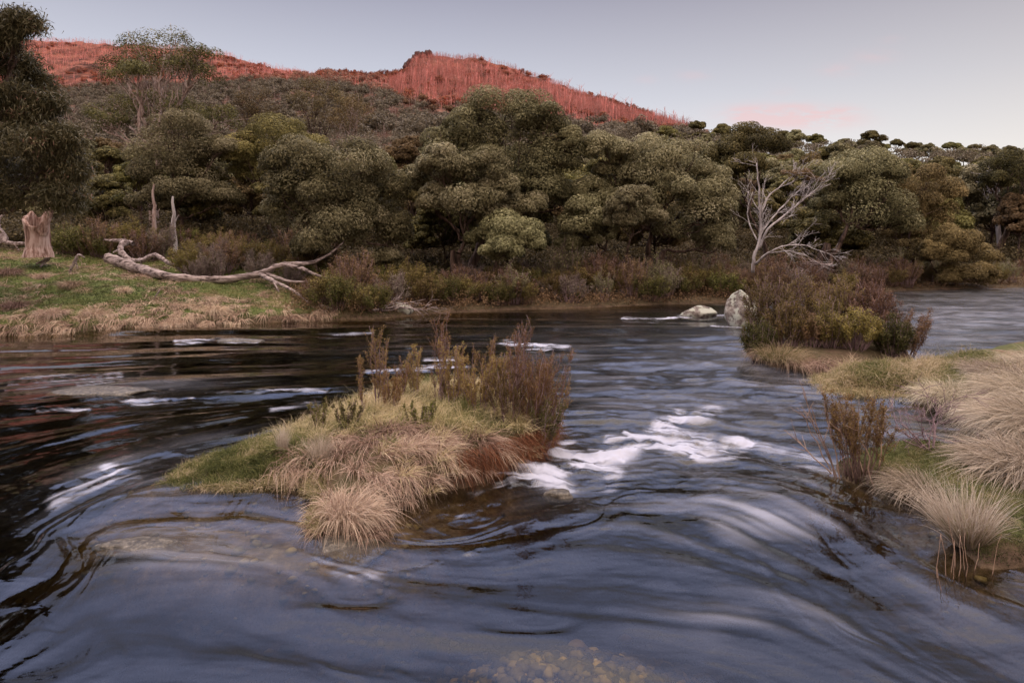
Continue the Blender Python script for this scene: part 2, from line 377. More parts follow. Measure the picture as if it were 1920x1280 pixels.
# ------------------------------------------------------------------ ground sheet and hills
def grid_quads(nr, nc):
    i = np.arange(nr-1)[:,None]*nc; j = np.arange(nc-1)[None,:]
    return np.stack([i+j, i+j+1, i+nc+j+1, i+nc+j], -1).reshape(-1,4)
def fan(Ys, pxs):
    YY = np.repeat(Ys[:,None], len(pxs), 1); XX = (pxs[None,:]-960)/F*YY; return XX, YY
def build_ground():
    Ys = np.concatenate([np.geomspace(2.2, 30, 420), np.geomspace(30.3, 200, 150)])
    pxs = np.concatenate([np.linspace(-900,-110,40), np.linspace(-100,2020,354), np.linspace(2040,2900,44)])
    X, Y = fan(Ys, pxs); Z, isw, d1, d2, d3, d4, px, py = ground(X.ravel(), Y.ravel(), True)
    V = np.stack([X.ravel(), Y.ravel(), Z], 1)
    wet = sm(.05, -.02, Z)
    soil = np.where(d1 > 0, np.maximum(sm(520, 700, px), sm(9, 11, d1)), 0)*.85
    soil = np.where((d2 > 0), .7, soil); soil = np.where(d4 > 0, .8, soil); soil = np.where(d3 > 0, .35, soil)
    dm_ = np.maximum(np.maximum(d1,d2),np.maximum(d3,d4)); soil = np.maximum(soil, sm(.35,.05,dm_))
    me = mk_mesh('ground', V, grid_quads(*X.shape), None, True, {'wet': wet, 'soil': soil})
    tag(mobj('ground', me, M['ground']), kind='structure')
    Ys = np.concatenate([np.linspace(200, 620, 130), np.linspace(626, 1100, 80)]); pxs = np.linspace(-900, 2900, 420)
    X, Y = fan(Ys, pxs); Z = ground(X.ravel(), Y.ravel())
    me = mk_mesh('hills', np.stack([X.ravel(), Y.ravel(), Z], 1), grid_quads(*X.shape), None, True)
    tag(mobj('hills', me, M['hill']), kind='structure')
    # valley behind the viewer: the ridge whose shadow already covers the river
    xs = np.linspace(-3200, 4200, 320); ys = np.concatenate([np.linspace(-3400, -2400, 8), np.linspace(-2300, -700, 64), np.linspace(-650, -40, 10), [-10, 0, 2.2]])
    XX, YY = np.meshgrid(xs, ys)
    crest = np.interp(XX, [-3200, 490, 640, 700, 775, 1010, 4200], [290, 296, 312, 300, 204, 184, 184])
    prof = np.exp(-(np.abs(YY+1500)/300)**1.6)
    Z = -.9 + crest*prof*(1+.05*(fbm(XX*.004, YY*.004, 2, 3)-.5)) 
    Z = np.where(YY > -60, -.9, Z)
    me = mk_mesh('ridge', np.stack([XX.ravel(), YY.ravel(), Z.ravel()], 1), grid_quads(*XX.shape), None, True)
    tag(mobj('ridge', me, M['hill']), kind='structure')
build_ground()

# ------------------------------------------------------------------ river
FLOW = np.array([(100,650,1,-.02),(500,640,1,.0),(100,750,1,-.1),(400,740,1,-.04),(600,700,1,-.05),(200,850,1,-.28),(450,800,1,-.25),(60,930,1,-.5),(150,900,1,-.4),
 (260,960,1,.03),(300,1050,1,.12),(450,1080,1,.22),(560,1020,1,.55),(300,1180,1,.08),(650,1100,1,.12),(850,1100,1,-.06),(1000,1050,1,-.33),(1100,980,1,-.5),(1200,930,1,-.25),
 (900,960,1,-.55),(1050,880,1,.35),(1150,850,1,-.35),(1250,800,1,.2),(1350,832,1,.05),(1450,870,1,.3),(1550,920,1,.5),(1650,1000,1,.6),(1500,1100,1,.35),(1400,1000,1,.2),
 (1300,1100,1,.2),(1650,1150,1,.5),(1800,1150,1,.45),(1300,1250,1,.35),(1600,1250,1,.5),(1000,1200,1,-.1),(700,1200,1,-.08),(1200,700,1,-.08),(1000,650,1,.02),(1300,650,1,.02),
 (1500,750,1,.08),(1400,600,1,.0),(1800,600,1,.02),(100,1200,1,-.5),(40,1050,1,-.7),(1500,980,1,.4),(1200,1020,1,.0)], float)
def stroke(px, py, pts, w):
    P = np.array(pts, float); d = np.full(px.shape, 1e9)
    for a, b in zip(P[:-1], P[1:]):
        e = b-a; t = np.clip(((px-a[0])*e[0]+(py-a[1])*e[1])/(e@e+1e-9), 0, 1)
        d = np.minimum(d, np.hypot(px-a[0]-t*e[0], (py-a[1]-t*e[1])*1.4))
    return np.exp(-(d/w)**2)
def build_river():
    pxs = np.concatenate([np.linspace(-700,-110,60), np.linspace(-100,2020,1060), np.linspace(2030,2800,70)])
    pys = np.concatenate([np.linspace(535.5, 1300, 560), np.linspace(1306, 1680, 50)])
    Ys = CH*F/(pys-HZ); X, Y = fan(Ys, pxs); nr, nc = X.shape
    X = X.ravel(); Y = Y.ravel(); px = 960+X/Y*F; py = HZ+CH*F/Y
    # flow direction on a coarse table, in world space
    gx = np.linspace(-800, 2900, 190); gy = np.linspace(530, 1700, 120); GX, GY = np.meshgrid(gx, gy)
    Yc = CH*F/(GY-HZ)
    wsum = 0; vx = 0; vy = 0
    for (a, b, c, d) in FLOW:
        w = 1/(((GX-a)/1.6)**2+((GY-b)*1.5)**2+900)**1.5
        Y0 = CH*F/(b-HZ); Y1 = CH*F/(b+d*4-HZ); X0 = (a-960)/F*Y0; X1 = (a+4*c-960)/F*Y1
        v = A(X1-X0, Y1-Y0); v /= np.linalg.norm(v)
        wsum = wsum+w; vx = vx+w*v[0]; vy = vy+w*v[1]
    vx /= wsum; vy /= wsum
    Xc = (GX-960)/F*Yc; an = (fbm(Xc*.9+3, Yc*.9, 2, 3)-.5)*1.25*np.clip(1-np.hypot((GX-300)/500, (GY-1150)/160), .0, 1)*0+(fbm(Xc*.8+3, Yc*.8, 2, 3)-.5)*1.5*sm(9, 5, Yc)
    vx, vy = vx*np.cos(an)-vy*np.sin(an), vx*np.sin(an)+vy*np.cos(an)
    l = np.hypot(vx, vy)+1e-6; vx /= l; vy /= l
    def flow(x, y):
        y = np.maximum(y, 1.2); i = np.clip(((HZ+CH*F/y)-530)/(1170)*119, 0, 118.99); j = np.clip(((960+x/y*F)+800)/3700*189, 0, 188.99)
        i0 = np.minimum(i.astype(int), 118); j0 = np.minimum(j.astype(int), 188); fi = i-i0; fj = j-j0
        g = lambda T: (T[i0,j0]*(1-fj)+T[i0,j0+1]*fj)*(1-fi)+(T[i0+1,j0]*(1-fj)+T[i0+1,j0+1]*fj)*fi
        return g(vx), g(vy)
    def lic(lam, seed, steps=9, k=.75):
        ca, sa = math.cos(.5+seed*.7)/lam, math.sin(.5+seed*.7)/lam
        NV = lambda a, b: vn(a*ca-b*sa+50, a*sa+b*ca+50, seed)
        acc = NV(X, Y); w = 1.0
        for sgn in (1, -1):
            x, y = X.copy(), Y.copy()
            for s in range(steps):
                a, b = flow(x, y); x += sgn*a*lam*k; y += sgn*b*lam*k
                ww = 1-.8*(s/steps); acc = acc+ww*NV(x, y); w += ww
        acc = acc/w; return (acc-acc.mean())/acc.std()
    fade = lambda lam: sm(1.2, 4, lam*F/Y*np.clip(CH/Y*2.2, .12, 1))
    O = [(lam, lic(lam, i)) for i, lam in enumerate((.045, .11, .26, .65, 1.6))]
    calm = np.exp(-(((px-300)/380)**2+((py-1150)/120)**2)) + .8*np.exp(-(((px-1000)/330)**2+((py-1230)/110)**2))
    calm = np.clip(calm, 0, .85)
    rapid = np.exp(-(((px-1210)/230)**2+((py-850)/95)**2)) 
    rip = np.exp(-(((px-1500)/500)**2+((py-700)/120)**2))
    slope = {0: .024, 1: .04, 2: .05, 3: .06, 4: .018}
    Z = 0
    for i, (lam, n) in enumerate(O):
        amp = slope[i]*lam/6.28*1.7
        loc = (1-calm*(.75 if i < 3 else .5))*(1+1.3*rapid*(i in (1,2,3)))*(1+.8*rip*(i in (2,3)))
        Z = Z+amp*n*loc*fade(lam)
    # cross-stream chop (not aligned with the flow), upstream of the rapid and far right
    iso = (fbm(X*1.5+.6*fbm(X,Y,2,2), Y*3.6, 5, 5)-.5)*.075
    far_r = np.exp(-((py-570)/70)**2)*sm(1200,1500,px)
    Z = Z+iso*np.clip(.15+1.6*rip+1.2*rapid+1.2*far_r, 0, 1.8)*(1-calm)
    # standing waves and drops
    wx = px+(fbm(X*1.3+4, Y*1.3, 2, 3)-.5)*46; wy = py+(fbm(X*1.6, Y*1.6+7, 3, 3)-.5)*26*np.clip((py-540)/200, .12, 1)
    def hump(pts, w, a): w = w*1.9; return (np.sign(a)*min(abs(a)*2.2, .14))*w*Y/F*np.clip(2.0*CH/Y, .5, 1.2)*stroke(wx, wy, pts, w)
    Z = Z+hump([(1040,846),(1110,862),(1165,846),(1210,815),(1250,795)], 16, .05)+hump([(1200,836),(1280,826),(1350,830),(1420,832)], 13, .05)
    Z = Z-hump([(1290,860),(1400,850),(1500,875),(1590,915)], 22, .06)-hump([(1080,905),(1120,930)], 24, .05)+hump([(1142,922)], 24, .06)+hump([(985,890),(1040,905)], 16, .03)
    Z = Z+hump([(950,652),(1040,655)], 9, .09)+hump([(20,722),(110,708),(230,700),(290,712)], 11, .08)-hump([(40,745),(300,745)], 10, .05)
    Z = Z+hump([(335,640),(410,634),(480,640)], 6, .09)+hump([(700,700),(800,690),(900,682)], 8, .07)
    Z = Z+hump([(400,742),(500,736),(600,732)], 6, .03)+hump([(190,752),(330,750)], 6, .03)+hump([(80,774),(160,770)], 5, .03)+hump([(610,720),(690,716)], 5, .03)
    Z = Z+hump([(105,945),(150,915),(230,885)], 16, .05)+hump([(180,1014),(320,1018)], 12, -.01)
    Z = Z+hump([(420,1010),(500,1060),(620,1110)], 9, -.02)+hump([(430,1000),(510,1050),(640,1098)], 9, .015)
    Z = Z+hump([(1450,1075),(1600,1070),(1690,1050)], 9, -.02)+hump([(1690,1060),(1760,1120),(1840,1160)], 10, .02)
    # foam
    f = 0
    wx2 = px+(wx-px)*.6; wy2 = py+(wy-py)*.7
    S = lambda pts, w, a: a*np.clip(stroke(wx2, wy2, pts, w*(1.15+.6*(pts[0][1] > 775)))*(1.0+.35*O[2][1]+.25*O[1][1]), 0, 2)
    st = [([(1035,850),(1105,866),(1160,850),(1205,820)], 8, .8), ([(1205,820),(1250,800),(1280,782)], 9, 1.1), ([(1240,825),(1290,835),(1340,836),(1400,827)], 7, 1.2), ([(1240,795),(1285,815),(1320,828)], 10, 1.0),
          ([(980,882),(1010,900),(1055,915)], 13, .95), ([(1148,925)], 24, 1.25), ([(1115,868),(1150,890),(1145,910)], 13, .7), ([(1045,842),(1060,830)], 8, .6), ([(1180,840),(1140,850)], 16, .45),
          ([(945,645),(985,650),(1020,660)], 8, 1.1), ([(1000,650),(1060,655)], 6, .6), ([(1170,597),(1230,600),(1290,591)], 3.5, 1.0), ([(1330,592),(1385,590)], 2.5, .7), ([(1340,614),(1400,616)], 3, .7),
          ([(332,641),(370,638),(420,636)], 4, .55), ([(420,640),(480,644)], 3, .45), ([(600,631),(700,625)], 4, .25), ([(10,722),(60,713),(140,706),(220,702)], 7, .4), ([(150,726),(210,716)], 5, .35),
          ([(390,740),(480,738),(610,731)], 3.5, .5), ([(180,747),(250,750),(360,748)], 4.5, .55), ([(75,774),(170,769)], 3.5, .5), ([(612,718),(690,715)], 4.5, .6), ([(510,765),(600,752)], 6, .3),
          ([(690,702),(790,694),(900,684)], 6, .6), ([(800,680),(860,676)], 7, .6), ([(100,945),(140,925),(200,900)], 11, .45), ([(205,888),(250,890)], 9, .7), ([(590,1030),(640,1060),(700,1070)], 16, .22),
          ([(660,1075),(760,1065),(830,1055)], 6, .3), ([(880,1040),(930,1020)], 7, .35), ([(860,960),(900,920)], 7, .3), ([(1400,830),(1480,845),(1560,880)], 14, .35), ([(1300,790),(1340,770)], 12, .4)]
    fs = np.random.default_rng(12)
    for k in range(38):
        x0 = fs.uniform(960, 1400); y0 = np.interp(x0, [960,1100,1240,1400], [905,868,822,836])+fs.normal(0,10); dx = fs.uniform(25,75); dy = fs.uniform(-8,14)+(10 if x0 < 1150 else 0)
        st.append(([(x0,y0),(x0-dx*.5,y0+dy*.6),(x0-dx,y0+dy)], fs.uniform(2.2,4.5), fs.uniform(.35,.9)))
    for p_, w_, a_ in st: f = np.maximum(f, S(p_, w_, a_))+.25*np.minimum(f, S(p_, w_, a_)) if not isinstance(f, int) else S(p_, w_, a_)
    brk = .25+.75*np.clip(.5+.32*O[1][1]+.30*O[0][1]+(fbm(X*9, Y*9, 3, 3)-.5)*2.0, 0, 1.4)
    nse = .5+.22*O[1][1]+.16*O[0][1]+(fbm(X*8, Y*8, 3, 4)-.5)*1.5
    thr = np.clip(.5+.30*O[1][1]+.26*O[0][1], 0, 1.15)
    tn = np.clip(.5+.27*O[1][1]+.24*O[0][1]+.14*O[2][1]+(fbm(X*7, Y*9, 3, 4)-.5)*.7, 0, 1)
    foam = .82*sm(.05, 1.45, np.clip(f, 0, 1.2)*.85+(tn-.5)*.9*np.clip(f*2.5, 0, 1))*(.30+.70*sm(.25, .80, tn))
    Z = Z+(fbm(X*6+3, Y*6, 6, 4)-.5)*.09*np.clip(f, 0, 1)*np.clip(Y/6, .5, 1.2)
    E = lambda x, y, a, b, s: s*np.exp(-(((px-x)/a)**2+((py-y)/b)**2))
    veil = E(1400,950,230,70,.30)+E(1560,1110,230,90,.26)+E(1350,1010,170,60,.18)+E(1380,1180,130,40,.16)+E(1150,890,150,50,.14)+E(1450,720,300,60,.16)+E(1150,740,180,50,.10)+E(1820,600,180,45,.24)+E(1620,820,150,50,.2)
    veil = veil+E(300,1000,180,60,.14)+E(480,1040,200,60,.10)+E(500,840,150,30,.14)+E(250,890,90,30,.2)+E(600,1040,60,25,.12)+E(200,720,180,14,.16)+E(1100,660,300,30,.08)
    streak = np.clip(.55+.36*O[2][1]+.28*O[3][1]+.14*O[1][1], 0, 1.8)
    wisp = np.clip(.1+2.3*(fbm(X*1.3+2+.25*O[3][1], Y*1.3+.25*O[4][1], 6, 5)-.34)+.16*O[2][1]+.2*O[1][1]+.07*O[3][1], 0, 1.6)
    foam = np.clip(foam*.95+.62*veil*wisp*(.45+.9*thr), 0, .95)
    V = np.stack([X, Y, Z], 1)
    me = mk_mesh('river', V, grid_quads(nr, nc)[:, ::-1], None, True, {'foam': foam, 'chop': np.clip(.06+.16*rip+.12*rapid+.10*np.exp(-((py-560)/60)**2)*sm(1250,1600,px)+.05*sm(700,1000,px)*sm(760,620,py), .06, .22)*(1-calm)+.03*calm})
    # face up
    tag(mobj('river', me, water_mat()), kind='structure')
    # trim the sheet away from dry land is not needed: land rises through it
def water_mat():
    m, nt = new_mat('river_water'); L = nt.links
    fr = nd(nt, 'ShaderNodeFresnel'); fr.inputs[0].default_value = 1.42
    tr = nd(nt, 'ShaderNodeBsdfTransparent'); tr.inputs[0].default_value = (.90,.87,.80,1)
    gl = nd(nt, 'ShaderNodeBsdfGlossy'); gl.inputs['Roughness'].default_value = .10; gl.inputs[0].default_value = (1,1,1,1)
    mx = nd(nt, 'ShaderNodeMixShader'); L.new(attr(nt, 'chop'), gl.inputs['Roughness']); L.new(fr.outputs[0], mx.inputs[0]); L.new(tr.outputs[0], mx.inputs[1]); L.new(gl.outputs[0], mx.inputs[2])
    df = nd(nt, 'ShaderNodeBsdfDiffuse'); df.inputs[0].default_value = (.55,.57,.68,1)
    m2 = nd(nt, 'ShaderNodeMixShader'); L.new(attr(nt, 'foam'), m2.inputs[0]); L.new(mx.outputs[0], m2.inputs[1]); L.new(df.outputs[0], m2.inputs[2])
    o = nd(nt, 'ShaderNodeOutputMaterial'); L.new(m2.outputs[0], o.inputs[0])
    va = nd(nt, 'ShaderNodeVolumeAbsorption'); va.inputs[0].default_value = (.60,.56,.36,1); va.inputs['Density'].default_value = 5.0
    L.new(va.outputs[0], o.inputs[1])
    return m
build_river()

# ------------------------------------------------------------------ trees
def crown_clump(acc, c, r, npuff, nleaf, L, W, tbase, zmin=-.3, puffr=.47, out=None):
    """one billow: sub-puffs on an ellipsoid, leaves in a shell round each sub-puff"""
    c = np.asarray(c, float); r = np.asarray(r, float)
    D = sph(npuff, zmin); cc = c+D*r*.72*rng.uniform(.85, 1.12, (npuff,1))
    rs = puffr*r.mean()*rng.uniform(.6, 1.25, npuff)
    for i in range(npuff):
        n = int(nleaf*(rs[i]/(puffr*r.mean()))**1.6); d = sph(n, -.62)
        d = nrm(d+D[i]*.3)
        P = cc[i]+d*(rs[i]*(1-.35*rng.random(n)**2.2)[:,None])*A(1.1,1.1,.85)
        N = nrm(d+rng.normal(0,.36,(n,3))+A(0,0,.25))
        t = np.clip(tbase+.10*d[:,2]+rng.normal(0,.16,n)+rng.normal(0,.09), 0, 1)  # leaves lighter atop each puff, darker below: shading put into the tint
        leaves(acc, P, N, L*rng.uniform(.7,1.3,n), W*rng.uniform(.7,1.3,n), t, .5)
    if out is not None: out.extend(cc)
    return cc
def make_tree(name, base, clumps, leafmat, barkmat, r0=.16, fork=.35, nforks=3, dens=1.0, L=.15, W=.055, puffs=11, nleaf=190, lean=None, subs=3, zmin=-.35, stems=1, tb=.5):
    """base: world point; clumps: list of (centre, radii) in world space. Everything is stored relative to the base."""
    base = np.asarray(base, float); root = empty(name, base)
    ac, at = Acc(), Acc()
    cs = [(np.asarray(c, float)-base, np.asarray(r, float)) for c, r in clumps]
    cen = np.mean([c for c, r in cs], axis=0)
    forks = []
    for s in range(stems):
        off = A(rng.uniform(-.25,.25), rng.uniform(-.2,.2), 0)*(stems > 1)
        f = A(cen[0]*fork*.9, cen[1]*fork*.9, cen[2]*fork)+rng.normal(0,.12,3)*cen[2]*.15+off*2.2
        p = wpath(off+A(0,0,-.15), f, 8, .12); rr = np.linspace(r0*1.25, r0*.75, 8); rr[0] *= 1.35
        tube(at, p, rr, 7, .5, knob=.08); forks.append(p[-1])
        if s == 0 or rng.random() < .5: 
            f2 = f+(cen-f)*.35+rng.normal(0,.25,3); p2 = wpath(f, f2, 6, .12); tube(at, p2, np.linspace(r0*.72, r0*.5, 6), 6, .5); forks.append(p2[-1])
    for c, r in cs:
        k = min(range(len(forks)), key=lambda i: np.linalg.norm(forks[i]-c))
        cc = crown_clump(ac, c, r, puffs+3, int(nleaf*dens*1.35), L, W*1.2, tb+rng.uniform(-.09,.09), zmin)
        low = c-A(0,0,r[2]*.45); p = wpath(forks[k], low, 8, .16, -.04); tube(at, p, np.linspace(r0*.45, r0*.18, 8), 5, .5)
        for q in cc[rng.permutation(len(cc))[:subs]]:
            s0 = p[rng.integers(3, 8)]; tube(at, wpath(s0, q, 6, .16), np.linspace(r0*.16, r0*.05, 6), 4, .5)
            for _ in range(2):
                q2 = q+rng.normal(0, .3, 3)*r.mean(); tube(at, wpath((s0+q)/2, q2, 5, .2), np.linspace(r0*.08, r0*.03, 5), 4, .5)
    t = aobj('trunk', at, barkmat, root, True); c = aobj('crown', ac, leafmat, root)
    return root
def pix_tree(name, bpx, Y, cl, leafmat, barkmat, depth=1.0, seedoff=0, **k):
    if Y < 45: k['nleaf'] = int(k.get('nleaf', 190)*1.55); k['L'] = .12; k['W'] = .042
    bx = (bpx-960)/F*Y; base = A(bx, Y, gz(bx, Y))
    out = []
    for i, (cx, cy, rx, ry) in enumerate(cl):
        dy = rng.uniform(-1, 1)*depth; Yc = Y+dy
        out.append((AT(cx, cy, Yc), A(rx/F*Yc, (rx*.9)/F*Yc, ry/F*Yc)))
    return make_tree(name, base, out, leafmat, barkmat, **k)

# leafy trees on the far bank that the photograph shows one by one
T = []
def HT(label, *a, **k):
    o = pix_tree('gum_tree', *a, **k); tag(o, label, 'tree', 'gum trees along the river bank'); return o
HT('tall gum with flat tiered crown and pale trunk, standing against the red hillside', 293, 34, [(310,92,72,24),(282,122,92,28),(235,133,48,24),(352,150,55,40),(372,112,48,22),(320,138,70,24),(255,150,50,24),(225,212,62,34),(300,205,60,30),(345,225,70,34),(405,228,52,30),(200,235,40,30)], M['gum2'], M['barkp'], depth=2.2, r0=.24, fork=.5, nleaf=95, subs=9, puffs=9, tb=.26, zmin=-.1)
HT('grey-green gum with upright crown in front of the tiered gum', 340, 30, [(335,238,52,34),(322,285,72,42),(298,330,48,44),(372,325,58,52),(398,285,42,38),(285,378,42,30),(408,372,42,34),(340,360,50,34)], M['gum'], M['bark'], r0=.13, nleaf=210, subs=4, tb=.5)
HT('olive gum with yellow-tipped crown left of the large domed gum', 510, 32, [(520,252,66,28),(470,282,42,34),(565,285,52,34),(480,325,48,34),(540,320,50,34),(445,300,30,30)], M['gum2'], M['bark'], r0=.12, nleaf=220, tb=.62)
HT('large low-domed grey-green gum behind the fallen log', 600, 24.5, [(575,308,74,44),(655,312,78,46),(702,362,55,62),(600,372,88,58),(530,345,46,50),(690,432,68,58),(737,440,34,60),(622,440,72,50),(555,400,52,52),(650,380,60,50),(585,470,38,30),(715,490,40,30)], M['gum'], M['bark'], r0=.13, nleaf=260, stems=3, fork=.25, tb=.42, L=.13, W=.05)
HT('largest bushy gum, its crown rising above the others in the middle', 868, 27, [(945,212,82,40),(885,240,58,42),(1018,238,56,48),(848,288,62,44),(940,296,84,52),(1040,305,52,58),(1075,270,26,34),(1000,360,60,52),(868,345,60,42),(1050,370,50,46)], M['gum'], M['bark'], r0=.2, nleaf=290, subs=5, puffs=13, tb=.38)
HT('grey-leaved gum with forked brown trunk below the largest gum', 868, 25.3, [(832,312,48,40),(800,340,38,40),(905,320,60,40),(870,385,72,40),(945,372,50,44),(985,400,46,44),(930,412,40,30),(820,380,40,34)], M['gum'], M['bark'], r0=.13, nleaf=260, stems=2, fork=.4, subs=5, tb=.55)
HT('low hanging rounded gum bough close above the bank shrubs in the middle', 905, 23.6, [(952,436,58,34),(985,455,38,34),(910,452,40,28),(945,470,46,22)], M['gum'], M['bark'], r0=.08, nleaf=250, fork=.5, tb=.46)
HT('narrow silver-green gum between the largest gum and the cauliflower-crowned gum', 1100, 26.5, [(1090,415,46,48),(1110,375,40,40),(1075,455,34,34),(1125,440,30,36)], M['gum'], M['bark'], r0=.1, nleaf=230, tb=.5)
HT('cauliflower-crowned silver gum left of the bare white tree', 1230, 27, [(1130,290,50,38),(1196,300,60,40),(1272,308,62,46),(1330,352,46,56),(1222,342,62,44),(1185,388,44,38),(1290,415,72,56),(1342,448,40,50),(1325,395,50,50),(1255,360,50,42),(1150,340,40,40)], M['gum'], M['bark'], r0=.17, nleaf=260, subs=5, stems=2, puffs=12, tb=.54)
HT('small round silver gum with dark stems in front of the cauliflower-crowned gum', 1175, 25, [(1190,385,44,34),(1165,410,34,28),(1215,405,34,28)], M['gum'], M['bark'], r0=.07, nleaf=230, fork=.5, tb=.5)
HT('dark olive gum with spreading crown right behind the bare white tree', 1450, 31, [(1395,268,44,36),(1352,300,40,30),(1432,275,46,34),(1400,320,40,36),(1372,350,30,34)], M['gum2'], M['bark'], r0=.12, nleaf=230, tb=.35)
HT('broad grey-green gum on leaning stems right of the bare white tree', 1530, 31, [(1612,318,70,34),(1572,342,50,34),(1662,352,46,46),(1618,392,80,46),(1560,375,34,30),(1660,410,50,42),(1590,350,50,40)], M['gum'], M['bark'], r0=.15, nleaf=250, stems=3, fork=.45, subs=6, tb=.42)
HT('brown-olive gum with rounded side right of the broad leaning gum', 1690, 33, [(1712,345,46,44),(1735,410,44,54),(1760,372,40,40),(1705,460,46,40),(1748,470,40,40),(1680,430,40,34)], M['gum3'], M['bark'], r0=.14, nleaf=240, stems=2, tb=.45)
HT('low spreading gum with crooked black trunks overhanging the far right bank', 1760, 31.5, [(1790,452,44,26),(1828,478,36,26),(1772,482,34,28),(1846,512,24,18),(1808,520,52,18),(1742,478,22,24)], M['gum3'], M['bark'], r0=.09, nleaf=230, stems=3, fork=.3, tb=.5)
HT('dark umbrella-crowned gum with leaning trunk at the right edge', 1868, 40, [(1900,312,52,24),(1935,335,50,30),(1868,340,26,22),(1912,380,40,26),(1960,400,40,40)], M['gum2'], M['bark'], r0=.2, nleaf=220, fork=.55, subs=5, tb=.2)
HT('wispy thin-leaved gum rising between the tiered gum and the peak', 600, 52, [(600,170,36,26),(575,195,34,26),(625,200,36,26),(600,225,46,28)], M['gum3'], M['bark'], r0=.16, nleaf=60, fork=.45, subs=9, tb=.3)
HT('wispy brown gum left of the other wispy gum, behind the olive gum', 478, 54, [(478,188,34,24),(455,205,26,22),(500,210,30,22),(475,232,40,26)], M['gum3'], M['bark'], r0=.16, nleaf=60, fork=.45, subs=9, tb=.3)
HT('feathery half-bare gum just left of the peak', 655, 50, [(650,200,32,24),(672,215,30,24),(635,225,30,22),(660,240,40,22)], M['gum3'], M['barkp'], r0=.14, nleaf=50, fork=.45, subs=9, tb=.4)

# near tree at the left edge, long hanging leaves
def near_tree():
    Y = 18.5; bpx = -55; base = A((bpx-960)/F*Y, Y, 0); base[2] = gz(base[0], Y)
    root = empty('drooping_gum_tree', base); tag(root, 'big dark gum with long hanging leaves, cut off by the left edge', 'tree')
    at, ac = Acc(), Acc()
    cl = [(8,66,30,28),(-40,110,60,60),(32,125,32,30),(22,190,44,40),(62,225,34,36),(-20,260,80,60),(70,290,56,50),(112,330,32,40),(30,330,64,38),(112,372,32,28),(-40,370,70,44),(130,370,20,34),(-90,200,70,80),(64,150,18,18),(92,196,16,18),(122,262,20,24),(136,318,14,24),(40,40,22,12),(90,262,30,34)]
    fork = A(.3, .2, 2.6)
    tube(at, wpath(A(0,0,-.2), fork, 8, .1), np.linspace(.34,.22,8), 8)
    up = A(.5,0,5.4); tube(at, wpath(fork, up, 8, .12), np.linspace(.22,.1,8), 7)
    for cx, cy, rx, ry in cl:
        Yc = Y+rng.uniform(-1,1); c = AT(cx, cy, Yc)-base; r = A(rx, rx, ry)/F*Yc
        s = fork if c[2] < 3.6 else up
        p = wpath(s, c, 8, .14); tube(at, p, np.linspace(.09,.025,8), 5)
        for i in range(27):
            q = c+sph(1,-.5)[0]*r*rng.uniform(.45,1.0); tube(at, wpath(p[rng.integers(3,8)], q, 5, .2), np.linspace(.018,.006,5), 4)
            n = 150; P = q+rng.normal(0,1,(n,3))*A(.17,.17,.13); D = nrm(rng.normal(0,.6,(n,3))+A(0,0,-.55))
            t = np.clip(.4+rng.normal(0,.10)+rng.normal(0,.14,n)+(rng.random() < .04)*.5, 0, 1)
            blades(ac, P, D, rng.uniform(.10,.18,n), rng.uniform(.03,.045,n), .1, t, 2)
    aobj('trunk', at, M['bark'], root, True); aobj('crown', ac, M['near'], root)
near_tree()

# prototypes for the crowded forest on the slope behind
def random_tree(seed, mat, style):
    global rng
    keep = rng; rng = np.random.default_rng(seed)
    cl = []
    H = rng.uniform(6.0, 7.6)
    if style == 'dome':
        for i in range(8):
            a = i/8*6.283+rng.uniform(-.3,.3); R = rng.uniform(1.3,2.2); cl.append((A(R*math.cos(a), R*math.sin(a), H*rng.uniform(.52,.74)), A(1.15,1.15,1.0)*rng.uniform(.75,1.2)))
        for i in range(3): cl.append((A(rng.uniform(-.8,.8), rng.uniform(-.8,.8), H*rng.uniform(.82,.92)), A(1.2,1.2,.8)))
        for i in range(4):
            a = rng.uniform(0,6.28); cl.append((A(1.9*math.cos(a),1.9*math.sin(a), H*rng.uniform(.3,.48)), A(.9,.9,.75)))
    elif style == 'umbrella':
        for i in range(9):
            a = rng.uniform(0,6.28); R = rng.uniform(.2,2.3); cl.append((A(R*math.cos(a), R*math.sin(a), H*(.92-.035*R*R)+rng.uniform(-.3,.3)), A(1.1,1.1,.62)*rng.uniform(.8,1.15)))
        for i in range(3):
            a = rng.uniform(0,6.28); cl.append((A(1.7*math.cos(a),1.7*math.sin(a), H*.55), A(.8,.8,.4)))
    else:
        for i in range(9):
            z = rng.uniform(.4,.98); R = 1.25*(1.15-z); a = rng.uniform(0,6.28); cl.append((A(R*math.cos(a)*1.4, R*math.sin(a)*1.4, H*z), A(.85,.85,.75)*rng.uniform(.8,1.15)))
    o = make_tree('forest_gum_tree', A(0,0,0), cl, mat, M['bark'], r0=.14, nleaf=100, puffs=11, L=.23, W=.12, subs=2, tb=.45)
    rng = keep; return o
protos = [random_tree(11, M['gum'], 'dome'), random_tree(12, M['gum2'], 'dome'), random_tree(13, M['gum3'], 'dome'), random_tree(14, M['gum'], 'dome'),
          random_tree(15, M['gum2'], 'umbrella'), random_tree(16, M['gum2'], 'umbrella'), random_tree(17, M['gum2'], 'dome'), random_tree(18, M['gum'], 'tall'), random_tree(19, M['gum3'], 'tall')]
